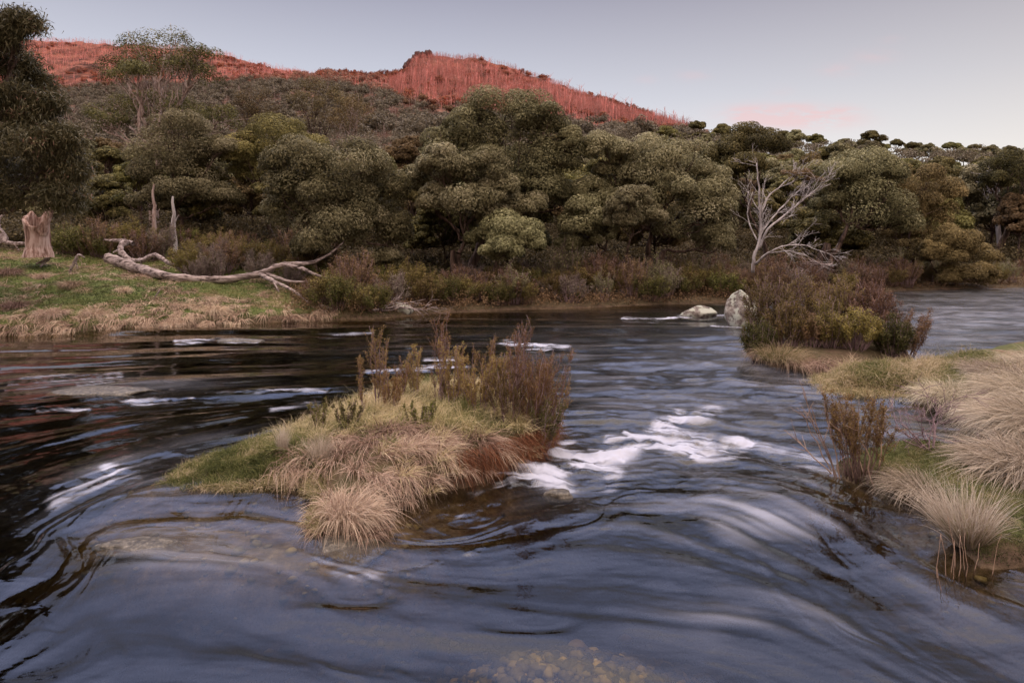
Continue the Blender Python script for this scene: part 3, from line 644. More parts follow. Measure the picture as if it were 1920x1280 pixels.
def forest():
    fr = np.random.default_rng(5); pts = []
    cell = {}
    def ok(x, y, s):
        k = (int(x//8), int(y//8))
        for i in (-1,0,1):
            for j in (-1,0,1):
                for (a, b, t) in cell.get((k[0]+i,k[1]+j), []):
                    if (a-x)**2+(b-y)**2 < ((s+t)/2)**2: return False
        cell.setdefault(k, []).append((x, y, s)); return True
    for it in range(26000):
        Y = math.sqrt(fr.uniform(29**2, 178**2)); px = fr.uniform(-240, 2080)
        if Y < 36 and (px < 250 or fr.random() < .3): continue
        edge = np.interp(px, EDGE[:,0], EDGE[:,1]); Yb = CH*F/(edge-HZ)
        if Y < Yb+7.5: continue
        s = float(np.interp(Y, [30, 60, 100, 178], [3.6, 4.2, 5.6, 7.2])); x = (px-960)/F*Y
        if not ok(x, Y, s): continue
        pts.append((x, Y, s, px))
    pts.sort(key=lambda p: p[1])
    # thin row on the skyline always kept as single trees
    sky = [p for p in pts if p[1] > 150 and p[3] > 1240]
    rest = [p for p in pts if not (p[1] > 150 and p[3] > 1240)]
    single = rest[:300-min(len(sky), 60)]; sky1 = sky[::max(1, len(sky)//60)][:60]
    single = single[:300-len(sky1)]
    ss = set(id(p) for p in single)|set(id(p) for p in sky1)
    stuff = [p for p in pts if id(p) not in ss]
    used = set()
    for p in single+sky1:
        x, Y, s, px = p
        far = Y > 150
        k = int(fr.integers(0, 9)) if not far else int(fr.choice([4,3,6,1,0]))
        if k in used: o = copy_tree(protos[k])
        else: o = protos[k]; used.add(k)
        sc = s/5.0*fr.uniform(.85, 1.15) if not far else s/7.2*fr.uniform(.6,1.15)
        if px < 520 and Y < 60: sc *= .8
        o.location = (x, Y, gz(x, Y)-.1*sc); o.rotation_euler = (0, 0, fr.uniform(0, 6.28)); o.scale = (sc*fr.uniform(.95,1.15), sc*fr.uniform(.95,1.15), sc*fr.uniform(.85,1.1))
        if far: tag(o, 'dark gum standing on the low skyline ridge at the right', 'tree', 'gums on the low skyline ridge')
        else: tag(o, 'olive to grey-green gum crowded into the forest rising behind the river-bank trees', 'tree', 'crowded forest gums behind the bank')
    for k in range(9):
        if k not in used:
            for ch in list(protos[k].children): bpy.data.objects.remove(ch)
            bpy.data.objects.remove(protos[k])
    return stuff
stuff_pts = forest()

def far_forest(stuff):
    """everything beyond the 300 single trees: dense wooded slope read as one mass"""
    fr = np.random.default_rng(8)
    tpl = []
    for s in range(3):
        P, N, Tn = [], [], []
        for i in range(9):
            a = fr.uniform(0,6.28); R = fr.uniform(0,.36); c = A(R*math.cos(a), R*math.sin(a), fr.uniform(.55,.9)-.25*R)
            n = 42; z = fr.uniform(-.4,1,n); b = fr.uniform(0,6.28,n); r = np.sqrt(1-z*z); d = np.stack([r*np.cos(b), r*np.sin(b), z], 1)
            P.append(c+d*fr.uniform(.7,1.05,(n,1))*A(.2,.2,.15)); N.append(nrm(d+fr.normal(0,.35,(n,3)))); Tn.append(np.clip(.5+.2*d[:,2]+fr.normal(0,.14,n), 0, 1))  # puff tops tinted lighter than undersides, shading laid into the leaf colour
        tpl.append((np.concatenate(P), np.concatenate(N), np.concatenate(Tn)))
    def emit(acc, x, y, z, h, w, tk, lf, dt):
        P, N, Tn = tpl[tk]; a = fr.uniform(0,6.28); c, s = math.cos(a), math.sin(a); R = np.array([[c,-s,0],[s,c,0],[0,0,1]])
        P2 = (P@R.T)*A(w,w,h)+A(x,y,z); N2 = N@R.T
        leaves(acc, P2, N2, lf*fr.uniform(.7,1.3,len(P)), lf*.6, np.clip(Tn+dt, 0, 1))
    acc = Acc()
    for (x, Y, s, px) in stuff:
        emit(acc, x, Y, gz(x, Y), fr.uniform(4.5,7), s*1.3, int(fr.integers(3)), .42, fr.uniform(-.15,.15)+.1)
    n = 0; XY = []
    for it in range(2900):
        Y = math.sqrt(fr.uniform(178**2, 640**2)); px = fr.uniform(-150, 1330)
        XY.append((px, Y))
    XY = np.array(XY); X = (XY[:,0]-960)/F*XY[:,1]; Z = ground(X, XY[:,1])
    red = Acc()
    for (px, Y), x, z in zip(XY, X, Z):
        gpy = HZ-(z-CH)/Y*F
        b = gpy > np.interp(px, [0,150,400,600,720,760,900,1280], [185,180,165,150,160,222,236,262])+fr.normal(0,6)
        tall = fr.uniform(7,11) if b else fr.uniform(5,8)
        if b or (fr.random() < .55*sm(.42,.6,np.array(fbm(np.array(x*.02+7), np.array(Y*.02), 2, 3))) and Y < 592): emit(acc if b else red, x, Y, z-.5, tall, fr.uniform(8,12)*.9, int(fr.integers(3)), .85, fr.uniform(-.15,.15))
    for it in range(420):   # leafy gullies on the left ridge
        px = fr.uniform(60, 620); Y = fr.uniform(560, 790); x = (px-960)/F*Y
        if fbm(np.array(x*.012+3), np.array(Y*.008), 4, 3) < .5: continue
        h_ = fr.uniform(6,10); emit(red, x, Y, gz(x, Y)-.4*h_, h_, fr.uniform(6,10), int(fr.integers(3)), .9, fr.uniform(-.3,.1))
    for it in range(220):   # leafy fringe on the saddle and on the right shoulder of the peak
        px = fr.uniform(600, 760) if it < 110 else fr.uniform(1120, 1290)
        Y = fr.uniform(585, 602); x = (px-960)/F*Y
        h_ = fr.uniform(7,13); emit(red, x, Y, gz(x, Y)-.35*h_, h_, fr.uniform(5,9), int(fr.integers(3)), .8, fr.uniform(-.3,.1))
    tag(aobj('distant_forest', acc, M['farleaf']), 'far wooded slope of small dark gums in shade below the red hill', 'forest', kind='stuff')
    tag(aobj('regrowth_forest', red, M['farred']), 'reddish leafy regrowth among the bare trunks on the sunlit hill', 'forest', kind='stuff')
far_forest(stuff_pts)

def dead_trunks():
    fr = np.random.default_rng(21)
    def ghost(acc, p, h, r, lean):
        top = p+A(lean[0], lean[1], 1)*A(h,h,h); mid = p*.45+top*.55+A(fr.normal(0,.3), fr.normal(0,.3), 0)
        for a, b, r0, r1 in ((p, mid, r, r*.7), (mid, top, r*.7, r*.3)):
            tube3(acc, a, b, r0, r1)
        for k in range(3):
            s = p+(top-p)*fr.uniform(.45,.85); e = s+A(fr.normal(0,1)*.2*h, fr.normal(0,1)*.12*h, fr.uniform(.12,.3)*h); tube3(acc, s, e, r*.45, r*.2)
    def tube3(acc, a, b, r0, r1):
        o = np.array([[1,0,0],[-.5,.87,0],[-.5,-.87,0]]); V = np.vstack([a+o*r0, b+o*r1])
        acc.add(V, [[0,1,4,3],[1,2,5,4],[2,0,3,5]])
    # single ones: along the foot of the peak's lit face, where each trunk can be told apart
    protos_d = []
    for i in range(6):
        a = Acc(); ghost(a, A(0,0,0), fr.uniform(12,16), .42, (fr.normal(0,.06), 0)); V, Q, Tt = a.data()
        protos_d.append(mk_mesh('bare_gum_tree', V, Q, Tt))
        protos_d[-1].materials.append(M['ghost'])
    for i in range(230):
        px = fr.uniform(745, 1285); lim = np.interp(px, [745,850,1000,1150,1285],[196,205,222,238,258]); Y = fr.uniform(400, 520); x = (px-960)/F*Y
        o = bpy.data.objects.new('bare_gum_tree', protos_d[i % 6]); COL.objects.link(o); o.location = (x, Y, gz(x, Y)-.3); o.rotation_euler = (0,0,fr.uniform(-.4,.4)); o.scale = (1,1,fr.uniform(.7,1.15))
        tag(o, 'pale bare fire-killed gum with tall straight trunk on the lower face of the red peak', 'dead tree', 'bare gums on the lower face of the peak')
    acc = Acc()
    acc2 = Acc(); n = 9500; px = fr.uniform(730, 1300, n); Y = np.sqrt(fr.uniform(400**2, 604**2, n)); x = (px-960)/F*Y; z = ground(x, Y)
    for i in range(n): ghost(acc2, A(x[i], Y[i], z[i]-.3), fr.uniform(3.5,6)*(1.0+1.3*min(1,max(0,(575-Y[i])/120))), fr.uniform(.07,.14), (fr.normal(0,.07), 0))
    n = 8200; px = fr.uniform(-60, 640, n); Y = np.sqrt(fr.uniform(600**2, 826**2, n)); x = (px-960)/F*Y; z = ground(x, Y)
    keep = fbm(x*.03, Y*.02, 3, 3)+fr.normal(0,.05,n) > .40
    for i in np.flatnonzero(keep): ghost(acc, A(x[i], Y[i], z[i]-.3), fr.uniform(4,8), fr.uniform(.08,.16), (fr.normal(0,.06), 0))
    tag(aobj('bare_trunk_forest', acc2, M['ghost2']), 'thin scorched bare trunks crowding the upper face and crest of the red peak', 'dead forest', kind='stuff')
    tag(aobj('bare_trunk_forest', acc, M['ghost']), 'countless thin pale trunks of burnt forest covering the long red ridge at the left', 'dead forest', kind='stuff')
dead_trunks()
def shade_trunks():
    fr = np.random.default_rng(91); n = 2600; px = fr.uniform(-60, 1150, n); Y = np.sqrt(fr.uniform(185**2, 560**2, n)); x = (px-960)/F*Y; z = ground(x, Y); acc = Acc()
    for i in range(n):
        h = fr.uniform(5, 9); p = A(x[i], Y[i], z[i]-.3); q = p+A(fr.normal(0,.1)*h, 0, h); r = fr.uniform(.07,.16)*(Y[i]/350)**.5
        for k in range(3):
            a_, b_ = (p, q) if k == 0 else (p+(q-p)*fr.uniform(.4,.7), p+(q-p)*fr.uniform(.6,.9)+A(fr.normal(0,.22)*h, 0, .12*h)); rr = r if k == 0 else r*.5
            o = np.array([[1,0,0],[-.5,.87,0],[-.5,-.87,0]]); acc.add(np.vstack([a_+o*rr, b_+o*rr*.5]), [[0,1,4,3],[1,2,5,4],[2,0,3,5]])
    tag(aobj('far_trunks', acc, M['barkp']), 'pale thin trunks showing through the shaded far forest slope', 'forest', kind='stuff')
shade_trunks()

def rock(name, c, r, mat, label, cat='rock', group=None, seed=0, jag=.25, cuts=24):
    fr = np.random.default_rng(seed+40); n, m = cuts, cuts*2
    th = np.linspace(0.02, math.pi-.02, n); ph = np.linspace(0, 2*math.pi, m, endpoint=False)
    TH, PH = np.meshgrid(th, ph, indexing='ij'); D = np.stack([np.sin(TH)*np.cos(PH), np.sin(TH)*np.sin(PH), np.cos(TH)], -1).reshape(-1,3)
    k = np.ones(len(D))
    for q in range(7):   # planar cuts make it angular
        d = nrm(fr.normal(0,1,3)); h = fr.uniform(.62,.92); s = D@d; k = np.minimum(k, np.where(s > 1e-3, h/np.maximum(s,1e-3), 9))
    k = k*(1+jag*(fbm(D[:,0]*2.5+seed, D[:,1]*2.5+D[:,2]*1.7, seed, 4)-.5))
    V = D*k[:,None]*np.asarray(r); i = np.arange(n-1)[:,None]*m; j = np.arange(m)[None,:]; Q = np.stack([i+j, i+m+j, i+m+(j+1)%m, i+(j+1)%m], -1).reshape(-1,4)
    me = mk_mesh(name, V, Q, None, True); o = mobj(name, me, mat); o.location = tuple(c)
    return tag(o, label, cat, group)
for q, (cx, cy, r, lab) in enumerate(((768,124,6,'lowest dark crag at the left foot of the cliff on the red peak'),(776,112,6,'dark jagged crag on the left shoulder of the red peak'),(788,103,6,'dark rock crowning the left shoulder of the peak, right of the jagged crag'),(802,100,4.5,'small dark rock on the crest line, rightmost of the crags'),(783,120,5,'dark rock below the crest of the left shoulder of the peak'))):
    p = AT(cx, cy, 588); rock('rock_outcrop', p-A(0,0,r*.6), (r,r*.8,r*1.2), M['cliff'], lab, 'crag', None, 3+q, 1.3)
p = WP(1391,612); rock('boulder', p+A(0,.1,.35), (.42,.4,.62), M['rock'], 'tall upright boulder with pale lichen standing beside the shrub island', seed=2)
p = WP(1308,592); rock('boulder', p+A(0,.1,.05), (.62,.45,.27), M['rock'], 'low lichened boulder in the river left of the upright boulder', seed=4)
p = WP(742,592); rock('boulder', p+A(0,.3,.12), (.5,.35,.26), M['rock'], 'small mossy rock at the waterline below the far bank shrubs', seed=6)
p = WP(445,640); rock('river_rock', p+A(0,.1,-.02), (.6,.3,.09), M['wetrock'], 'flat dark rock barely breaking the water near the left bank', seed=8)
p = WP(175,741); rock('river_rock', p+A(.1,.2,-.02), (.95,.34,.10), M['wetrock'], 'flat dark wet rock under the broad ripple at the left', seed=9)
p = WP(262,1018); rock('river_rock', p+A(0,0,-.035), (.36,.13,.06), M['wetrock'], 'dark brown wet rock breaking the calm water at lower left', seed=10)
p = WP(1048,925); rock('river_rock', p+A(0,0,-.03), (.15,.10,.07), M['wetrock'], 'small mossy rock beside the foaming pour-over', seed=11)
p = WP(640,1030); rock('river_rock', p+A(0,.12,-.06), (.36,.26,.08), M['wetrock'], 'speckled wet rock at the foot of the front straw tussock', seed=12)

# ------------------------------------------------------------------ dead wood
def limb(acc, pts, rpx, n=26, knob=.12, sides=8, lift=0.0):
    """pts: (px, py, Y) photo positions with their depth; rpx radii in pixels"""
    W_ = [AT(a, b, y)+A(0,0,lift) for a, b, y in pts]; P = spline(W_, n); P = P+rng.normal(0,.004,P.shape)*P[:,1:2]*.08
    R = np.interp(np.linspace(0,1,n), np.linspace(0,1,len(rpx)), [r*.78/F*y for r, (_,_,y) in zip(rpx, pts)])*rng.uniform(.9,1.1,n)
    tube(acc, P, R, 6 if sides < 8 else 8, .5, knob=knob)
def yat(px, py): return float(GR(px, py)[1])
def dead_things():
    a = Acc(); Y1 = yat(330,528); 
    yl = [yat(215,500), yat(270,515), Y1, yat(420,533), yat(490,530)]; yb = min(yl[-1], Y1); 
    yl = [min(y, 26) for y in yl]
    limb(a, [(203,484,yl[0]),(262,504,yl[1]),(330,520,yl[2]),(420,524,yl[3]),(490,513,yl[4])], [13,12,10,9,8], 34, .1)
    yq = yl[4]
    limb(a, [(488,513,yq),(530,496,yq),(580,493,yq+.3),(615,478,yq+.5),(646,452,yq+.6)], [7,5.5,4.5,3,1.2], 24)
    limb(a, [(532,496,yq),(565,503,yq-.3),(600,518,yq-.8),(645,525,yq-1)], [4.5,4,3,1.2], 18)
    limb(a, [(486,513,yq),(515,528,yq-.8),(550,545,yq-1.6),(578,567,yq-2.5)], [5.5,4.5,3.5,2], 20)
    limb(a, [(578,567,yq-2.5),(610,574,yq-2.7),(642,586,yq-3)], [2,1.6,.8], 12)
    limb(a, [(500,513,yq),(545,528,yq-.5),(590,528,yq-.5),(618,536,yq-.7)], [4.5,3.5,2.5,1], 16)
    limb(a, [(512,527,yq-.8),(522,545,yq-1.2),(529,562,yq-1.5)], [2.5,2,1], 10)
    o = aobj('fallen_tree', a, M['log'], None, True, origin=AT(420,535,yl[3])); tag(o, 'long bleached fallen tree with forked branches reaching toward the river', 'log')
    a = Acc(); y2 = min(yat(230,495), 27)
    limb(a, [(197,450,y2+1),(228,452,y2+.8),(250,456,y2+.6)], [2.5,5,5], 12)
    limb(a, [(238,450,y2+.6),(226,466,y2+.3),(240,486,y2),(268,488,y2-.2),(290,478,y2-.3),(318,494,y2-.6),(352,513,y2-.9)], [8,7,6.5,6,5,4.5,2], 34, .16)
    limb(a, [(228,466,y2+.3),(212,474,y2+.2)], [4,1.5], 6); limb(a, [(264,487,y2-.2),(266,498,y2-.3)], [3,1], 5)
    tag(aobj('dead_branch', a, M['dead'], None, True, origin=AT(240,490,y2)), 'gnarled twisting grey branch lying behind the thick end of the fallen tree', 'branch')
    a = Acc(); y3 = min(yat(85,500), 26)
    limb(a, [(98,462,y3+.4),(86,468,y3+.3),(92,480,y3+.2),(82,490,y3),(68,494,y3)], [4,5,5,5,2], 20, .2); limb(a, [(82,490,y3),(76,501,y3-.1)], [4,2], 6)
    tag(aobj('dead_branch', a, M['dead'], None, True, origin=AT(80,498,y3)), 'short crooked pale branch on the grass below the hollow stump', 'branch')
    a = Acc(); y4 = min(yat(132,515), 25)
    limb(a, [(158,484,y4),(147,478,y4),(139,495,y4),(131,510,y4),(136,518,y4)], [1.5,3,3.5,3,1.5], 16, .1); limb(a, [(141,490,y4),(146,506,y4)], [2,1], 6)
    tag(aobj('dead_branch', a, M['dead'], None, True, origin=AT(134,514,y4)), 'small hooked grey stick standing in the grass right of the crooked branch', 'branch')
    a = Acc(); y5 = min(yat(20,470), 27)
    limb(a, [(-30,445,y5),(10,455,y5),(45,457,y5),(60,455,y5)], [4,5,4.5,3], 16, .15); limb(a, [(28,456,y5),(36,470,y5)], [3,1], 6); limb(a, [(0,455,y5),(-10,470,y5)], [3,2], 6)
    limb(a, [(8,455,y5),(-6,420,y5),(8,400,y5)], [10,6,2], 12, .2)
    tag(aobj('fallen_log', a, M['dead'], None, True, origin=AT(20,462,y5)), 'pale low log at the left edge behind the hollow stump', 'log')
    a = Acc(); y6 = yat(298,560)
    limb(a, [(290,558,y6),(297,548,y6),(299,543,y6)], [1.5,2.5,.6], 6)
    tag(aobj('dead_stick', a, M['dead'], None, True, origin=AT(291,560,y6)), 'single pointed grey stick in the green bank grass below the fallen tree', 'stick')
    # hollow stump
    Y = min(yat(72,470), 23); root = empty('hollow_stump', AT(72,470,Y)); tag(root, 'broad pale hollow stump with ragged broken top at the left', 'stump')
    org = AT(72,470,Y); a = Acc(); n, m = 22, 20
    ph = np.arange(m)/m*6.283; zz = np.linspace(-.15, 1, n); Vv = []
    hgt = 84/F*Y; w0 = 20/F*Y
    prof = np.interp(zz, [-.15,0,.12,.5,.8,1], [1.25,1.08,.97,.93,1.0,1.08])
    for ring in (1.0, .72):
        for i, z in enumerate(zz):
            top = 1-.27*vn(ph*2.2+2, ph*0+3, 2)-.22*np.maximum(0, np.cos(ph-5.0))
            r = w0*prof[i]*(1+.045*np.sin(ph*3+z*3)+.02*np.sin(ph*11+z*5)+.12*(vn(ph*2+z*1.5, ph*0+z*3, 4)-.5))*ring
            Vv.append(np.stack([r*np.cos(ph)-.02, r*np.sin(ph), z*hgt*np.where(z > 0, top, 1)], 1))
    V = np.vstack(Vv); Q = []
    for k in range(2):
        for i in range(n-1):
            for j in range(m):
                b = k*n*m+i*m; Q.append([b+j, b+(j+1)%m, b+m+(j+1)%m, b+m+j] if k == 0 else [b+j, b+m+j, b+m+(j+1)%m, b+(j+1)%m])
    for j in range(m): Q.append([(n-1)*m+j, (n-1)*m+(j+1)%m, 2*n*m-m+(j+1)%m, 2*n*m-m+j])
    a.add(V, Q); aobj('trunk', a, M['stump'], root, True)
    b = Acc()
    def lim2(pts, r): P = spline([A((x-72)/F*Y, yy, (470-y)/F*Y) for x, y, yy in pts], 12); tube(b, P, np.interp(np.linspace(0,1,12), np.linspace(0,1,len(r)), np.array(r)/F*Y), 8, .5, knob=.15)
    lim2([(82,440,-.1),(90,415,-.12),(98,395,-.1),(106,383,-.1)], [9,8,6,1.5]); lim2([(90,410,-.1),(92,392,0),(88,376,.1)], [5,3,1])
    aobj('broken_limb', b, M['stump'], root, True)
    # standing pale snags
    for (x, y0, y1, Yd, w, lab, cur) in ((287,468,345,27.5,6.5,'thick pale standing snag left of the grey-green gum', 2),(327,465,368,27,7,'short bleached standing snag with pointed top below the grey-green gum', -3)):
        a = Acc(); xw = (x-960)/F*Yd; yb_ = gz(xw, Yd); base = A(xw, Yd, yb_)
        tip = AT(x+cur, y1, Yd); P = wpath(base-A(0,0,.2), tip, 12, .04); R = np.linspace(w, w*.25, 12)/F*Yd; tube(a, P, R, 8, knob=.12)
        tube(a, wpath(P[6], P[6]+A(.25,0,.45), 5, .15), np.linspace(.035,.008,5), 4)
        tag(aobj('dead_snag', a, M['barkp'] if x == 287 else M['white'], None, True, origin=base), lab, 'dead tree')
def branchy(acc, p, d, L, r, depth, up=.15, spread=.55, taper=.6, nch=(2,4), minr=.004):
    n = 7; P = [p]; dd = d.copy()
    for i in range(n-1):
        dd = nrm(dd+rng.normal(0,.13,3)+A(0,0,up*.25)); P.append(P[-1]+dd*L/(n-1))
    P = np.array(P); tube(acc, P, np.linspace(r, max(r*taper,minr), n), 5 if r > .02 else 4)
    if depth == 0: return
    for k in range(int(rng.integers(nch[0], nch[1]+1))):
        i = int(rng.integers(2, n)); nd_ = nrm(dd+rng.normal(0,spread,3)); branchy(acc, P[i], nd_, L*rng.uniform(.5,.8), max(r*taper*.7,minr), depth-1, up, spread, taper, nch, minr)
def white_tree():
    Y = 24.5; base = AT(1412,510,Y); base[2] = gz(base[0], Y); root = empty('bare_white_tree', base); tag(root, 'bare white-limbed dead gum with branches fanning up and to the right', 'dead tree')
    a = Acc(); Wp = lambda pts: [AT(x,y,Y+dy)-base for x,y,dy in pts]
    def lm(pts, r, n=18, kids=5, kd=2, kl=.8):
        P = spline(Wp(pts), n); P = P+rng.normal(0,.012,P.shape); R = np.interp(np.linspace(0,1,n), np.linspace(0,1,len(r)), np.array(r)*.46/F*Y); tube(a, P, R, 6, knob=.06)
        for k in range(int(kids*1.35)):
            i = int(rng.integers(n//3, n-1)); d = nrm(P[min(i+1,n-1)]-P[i-1]); branchy(a, P[i], nrm(d+rng.normal(0,.4,3)*A(1,.6,1)), kl*rng.uniform(.5,1.2), max(R[i]*.4,.006), kd, .1, .4)
    lm([(1411,512,0),(1414,480,0),(1424,450,0),(1426,410,0),(1424,375,.1),(1421,335,.2),(1418,305,.2)], [7.5,6.5,5.5,5,4,3,1.2], 26, 9, 2, .8)
    lm([(1420,470,0),(1440,430,-.3),(1470,405,-.4),(1500,380,-.5),(1522,362,-.6),(1535,350,-.6)], [5,4.5,4,3,2,.8], 20, 9, 2, .8)
    lm([(1426,405,0),(1440,370,.2),(1462,350,.3),(1485,330,.3),(1500,325,.3)], [3.5,3,2.5,1.5,.7], 16, 7, 2, .7)
    lm([(1424,440,0),(1455,400,.4),(1490,365,.6),(1512,340,.6)], [3.5,3,2,.8], 16, 7, 2, .7)
    lm([(1415,495,0),(1440,475,-.5),(1470,462,-.8),(1505,460,-1),(1545,472,-1.2)], [5,3.5,2.8,2,.7], 20, 8, 2, .7)
    lm([(1440,475,-.5),(1475,470,-.9),(1510,478,-1.2),(1530,492,-1.3)], [2.6,2,1.5,.6], 14, 5, 1, .5)
    lm([(1420,450,0),(1405,420,.3),(1402,390,.3),(1412,360,.3)], [3,2.4,1.8,.7], 12, 4, 1, .6)
    aobj('trunk', a, M['white'], root, True)
    c = Acc(); 
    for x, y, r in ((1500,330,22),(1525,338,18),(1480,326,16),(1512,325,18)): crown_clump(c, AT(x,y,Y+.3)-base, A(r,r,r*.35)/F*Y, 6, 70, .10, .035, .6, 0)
    aobj('crown', c, M['gum3'], root)
    # thin white snag far right
    Y = 42; x = (1876-960)/F*Y; base = A(x, Y, gz(x, Y)); root = Acc()
    P = spline([base-A(0,0,.2), AT(1872,430,Y), AT(1866,385,Y), AT(1872,360,Y), AT(1862,335,Y), AT(1856,318,Y)], 22); tube(root, P, np.linspace(.17,.04,22), 6, knob=.1)
    for i in range(9): 
        k = int(rng.integers(8,21)); branchy(root, P[k], nrm(A(rng.normal(0,1), rng.normal(0,.4), .8)), rng.uniform(.6,1.3), .04, 1, .2, .5)
    tag(aobj('dead_snag', root, M['white'], None, True, origin=base), 'thin crooked white dead gum near the right edge of the forest', 'dead tree')
dead_things(); white_tree()

# leaning driftwood along the far bank
def driftwood():
    spec = [((700,590),(830,560),'pale driftwood branches heaped at the waterline under the middle shrubs'),((770,588),(860,575),'second heap of pale driftwood, just right of the first at the far waterline'),
            ((1455,520),(1500,500),'short forked pale log lying in the heath right of the white tree'),((1560,500),(1475,515),'leaning grey dead limb in the heath under the leaning gum')]
    for (a_, b_, lab) in spec:
        Y = yat(a_[0], a_[1]-6); Y = min(Y, 27); p = AT(a_[0], a_[1]-4, Y); p[2] = max(p[2], gz(p[0], Y)+.02); q = AT(b_[0], b_[1], Y+.8); q[2] = max(q[2], gz(q[0], q[1])+.15)
        ac = Acc(); d = nrm(q-p); L = np.linalg.norm(q-p)
        for k in range(4): branchy(ac, p+rng.normal(0,.1,3)*A(1,1,.3), nrm(d*A(1,1,.4)+rng.normal(0,.25,3)*A(1,1,.4)), L*rng.uniform(.3,.6), .03, 2, .0, .3)
        tag(aobj('driftwood', ac, M['dead'], None, True, origin=p), lab, 'driftwood')
driftwood()

# ------------------------------------------------------------------ shrubs
def make_shrub(name, base, h, spread, nst, ntw, nlf, lsz, leafm, twigm, up=.6, start=.35, tint=.5, asp=.4, tr=.012, spire=False, flat=1.0, lean=(0,0), depth=1.0):
    base = np.asarray(base, float); root = empty(name, base); at, ac = Acc(), Acc()
    for i in range(nst):
        a = rng.uniform(0,6.283); R = spread*math.sqrt(rng.uniform(0,1)); hh = h*(1-.35*(R/spread)**2*(not spire))*rng.uniform(.72,1.05)
        b0 = A(R*.35*math.cos(a), R*.35*math.sin(a)*depth, 0); tip = A(R*math.cos(a)+lean[0]*hh, R*math.sin(a)*depth+lean[1]*hh, hh)
        b0[2] = 0-.03; P = wpath(b0, tip, 9, .07); tube(at, P, np.linspace(tr, tr*.3, 9), 4)
        for k in range(ntw):
            s = rng.uniform(start, .97); s0 = P[min(int(s*8), 7)]; 
            d = nrm(nrm(P[-1]-P[0])*up+rng.normal(0,.34,3)*A(1,depth,.6)+A(0,0,.35*up)); Lt = hh*rng.uniform(.14,.34)*(1.2-s*.65)
            e = s0+d*Lt; Q_ = wpath(s0, e, 5, .08); tube(at, Q_, np.linspace(tr*.35, tr*.14, 5), 4)
            n = int(nlf*rng.uniform(.7,1.3)); t = rng.uniform(.1,1.03,n)[:,None]; c = s0*(1-t)+e*t
            N = nrm(rng.normal(0,1,(n,3))); P_ = c+N*lsz*rng.uniform(.2,1.0,(n,1))*(1.3 if spire else 2.2)
            if spire: D = nrm(N*.6+d); leaves(ac, P_, nrm(np.cross(D, rng.normal(0,1,(n,3)))), lsz*rng.uniform(.7,1.3,n), lsz*asp, np.clip(tint+.25*(t[:,0]-.5)+rng.normal(0,.16,n),0,1))
            else: leaves(ac, P_, nrm(N+A(0,0,.4)), lsz*rng.uniform(.7,1.3,n), lsz*asp, np.clip(tint+.3*(s-.6)+rng.normal(0,.15,n),0,1))
    aobj('stems', at, twigm, root); aobj('foliage', ac, leafm, root); return root

# heath along the far bank
HP = [make_shrub('heath_shrub', (0,0,0), 1.1, .75, 26, 7, 26, .055, M['heath'], M['twig'], tint=.45), make_shrub('heath_shrub', (0,0,0), 1.3, .7, 24, 7, 22, .05, M['brownb'], M['twigp'], up=.9),
      make_shrub('heath_shrub', (0,0,0), 1.0, .8, 24, 7, 20, .05, M['greyb'], M['twigp'], up=.5), make_shrub('heath_shrub', (0,0,0), .9, .75, 24, 7, 28, .055, M['heathg'], M['twig'], tint=.5),
      make_shrub('heath_shrub', (0,0,0), 1.5, .6, 22, 8, 20, .05, M['gum'], M['twigp'], up=.9, tint=.4)]
KN = ['olive','brown','grey','green','tall silver-green']
def heath():
    fr = np.random.default_rng(31); used = set()
    labs = {0: 'olive heath shrub in the dense brush along the far bank', 1: 'brown upright heath shrub in the dense brush along the far bank', 2: 'grey twiggy shrub in the dense brush along the far bank', 3: 'dark green heath shrub in the dense brush along the far bank', 4: 'tall silver-green shrub in the dense brush along the far bank'}
    spots = []
    for i in range(190):
        px = fr.uniform(600, 1720); Yb = CH*F/(np.interp(px, EDGE[:,0], EDGE[:,1])-HZ); d = fr.uniform(.25, 6.5); spots.append((px, Yb+d+.2, None, 1))
    for i in range(20):
        px = fr.uniform(1720, 1950); Yb = CH*F/(np.interp(px, EDGE[:,0], EDGE[:,1])-HZ); spots.append((px, Yb+fr.uniform(1.5, 6), None, .8))
    for i in range(34):
        px = fr.uniform(100, 620); spots.append((px, fr.uniform(25.5, 30) if px < 350 else fr.uniform(23, 29), None, 1.15))
    for (px, Y, k, s) in [(160,25.8,3,1.35),(125,26.2,3,1.2),(185,26,3,1.0),(280,26.5,0,1.0),(375,22.6,2,.9),(385,23.5,3,1.0),(410,23,2,.9),(420,24,1,1.0),(500,23.5,2,1.1),(540,23,2,1.0),(455,25,0,1.4),(395,25.5,0,1.6),(255,27,0,1.5),(680,18.9,3,.85),(650,18.3,3,.8),(1085,21.5,4,1.1),(1050,20.9,2,.9),(745,21,2,1.1),(800,21,0,.9),(620,18.4,0,.6),(1640,28.5,1,1.1),(590,20,1,.7)]:
        spots.append((px, Y, k, s))
    for (px, Y, k, s) in spots:
        if k is None: k = int(fr.choice([0,1,2,3,4,1,0] if px > 560 else [0,1,2,3,0]))
        x = (px-960)/F*Y; z = gz(x, Y)
        if z < .03: continue
        if k in used: o = copy_tree(HP[k])
        else: o = HP[k]; used.add(k)
        sc = s*fr.uniform(.75,1.3); o.location = (x, Y, z); o.rotation_euler = (0,0,fr.uniform(0,6.28)); o.scale = (sc, sc, sc*fr.uniform(.8,1.15))
        tag(o, labs[k], 'shrub', KN[k]+' shrubs along the far bank')
heath()
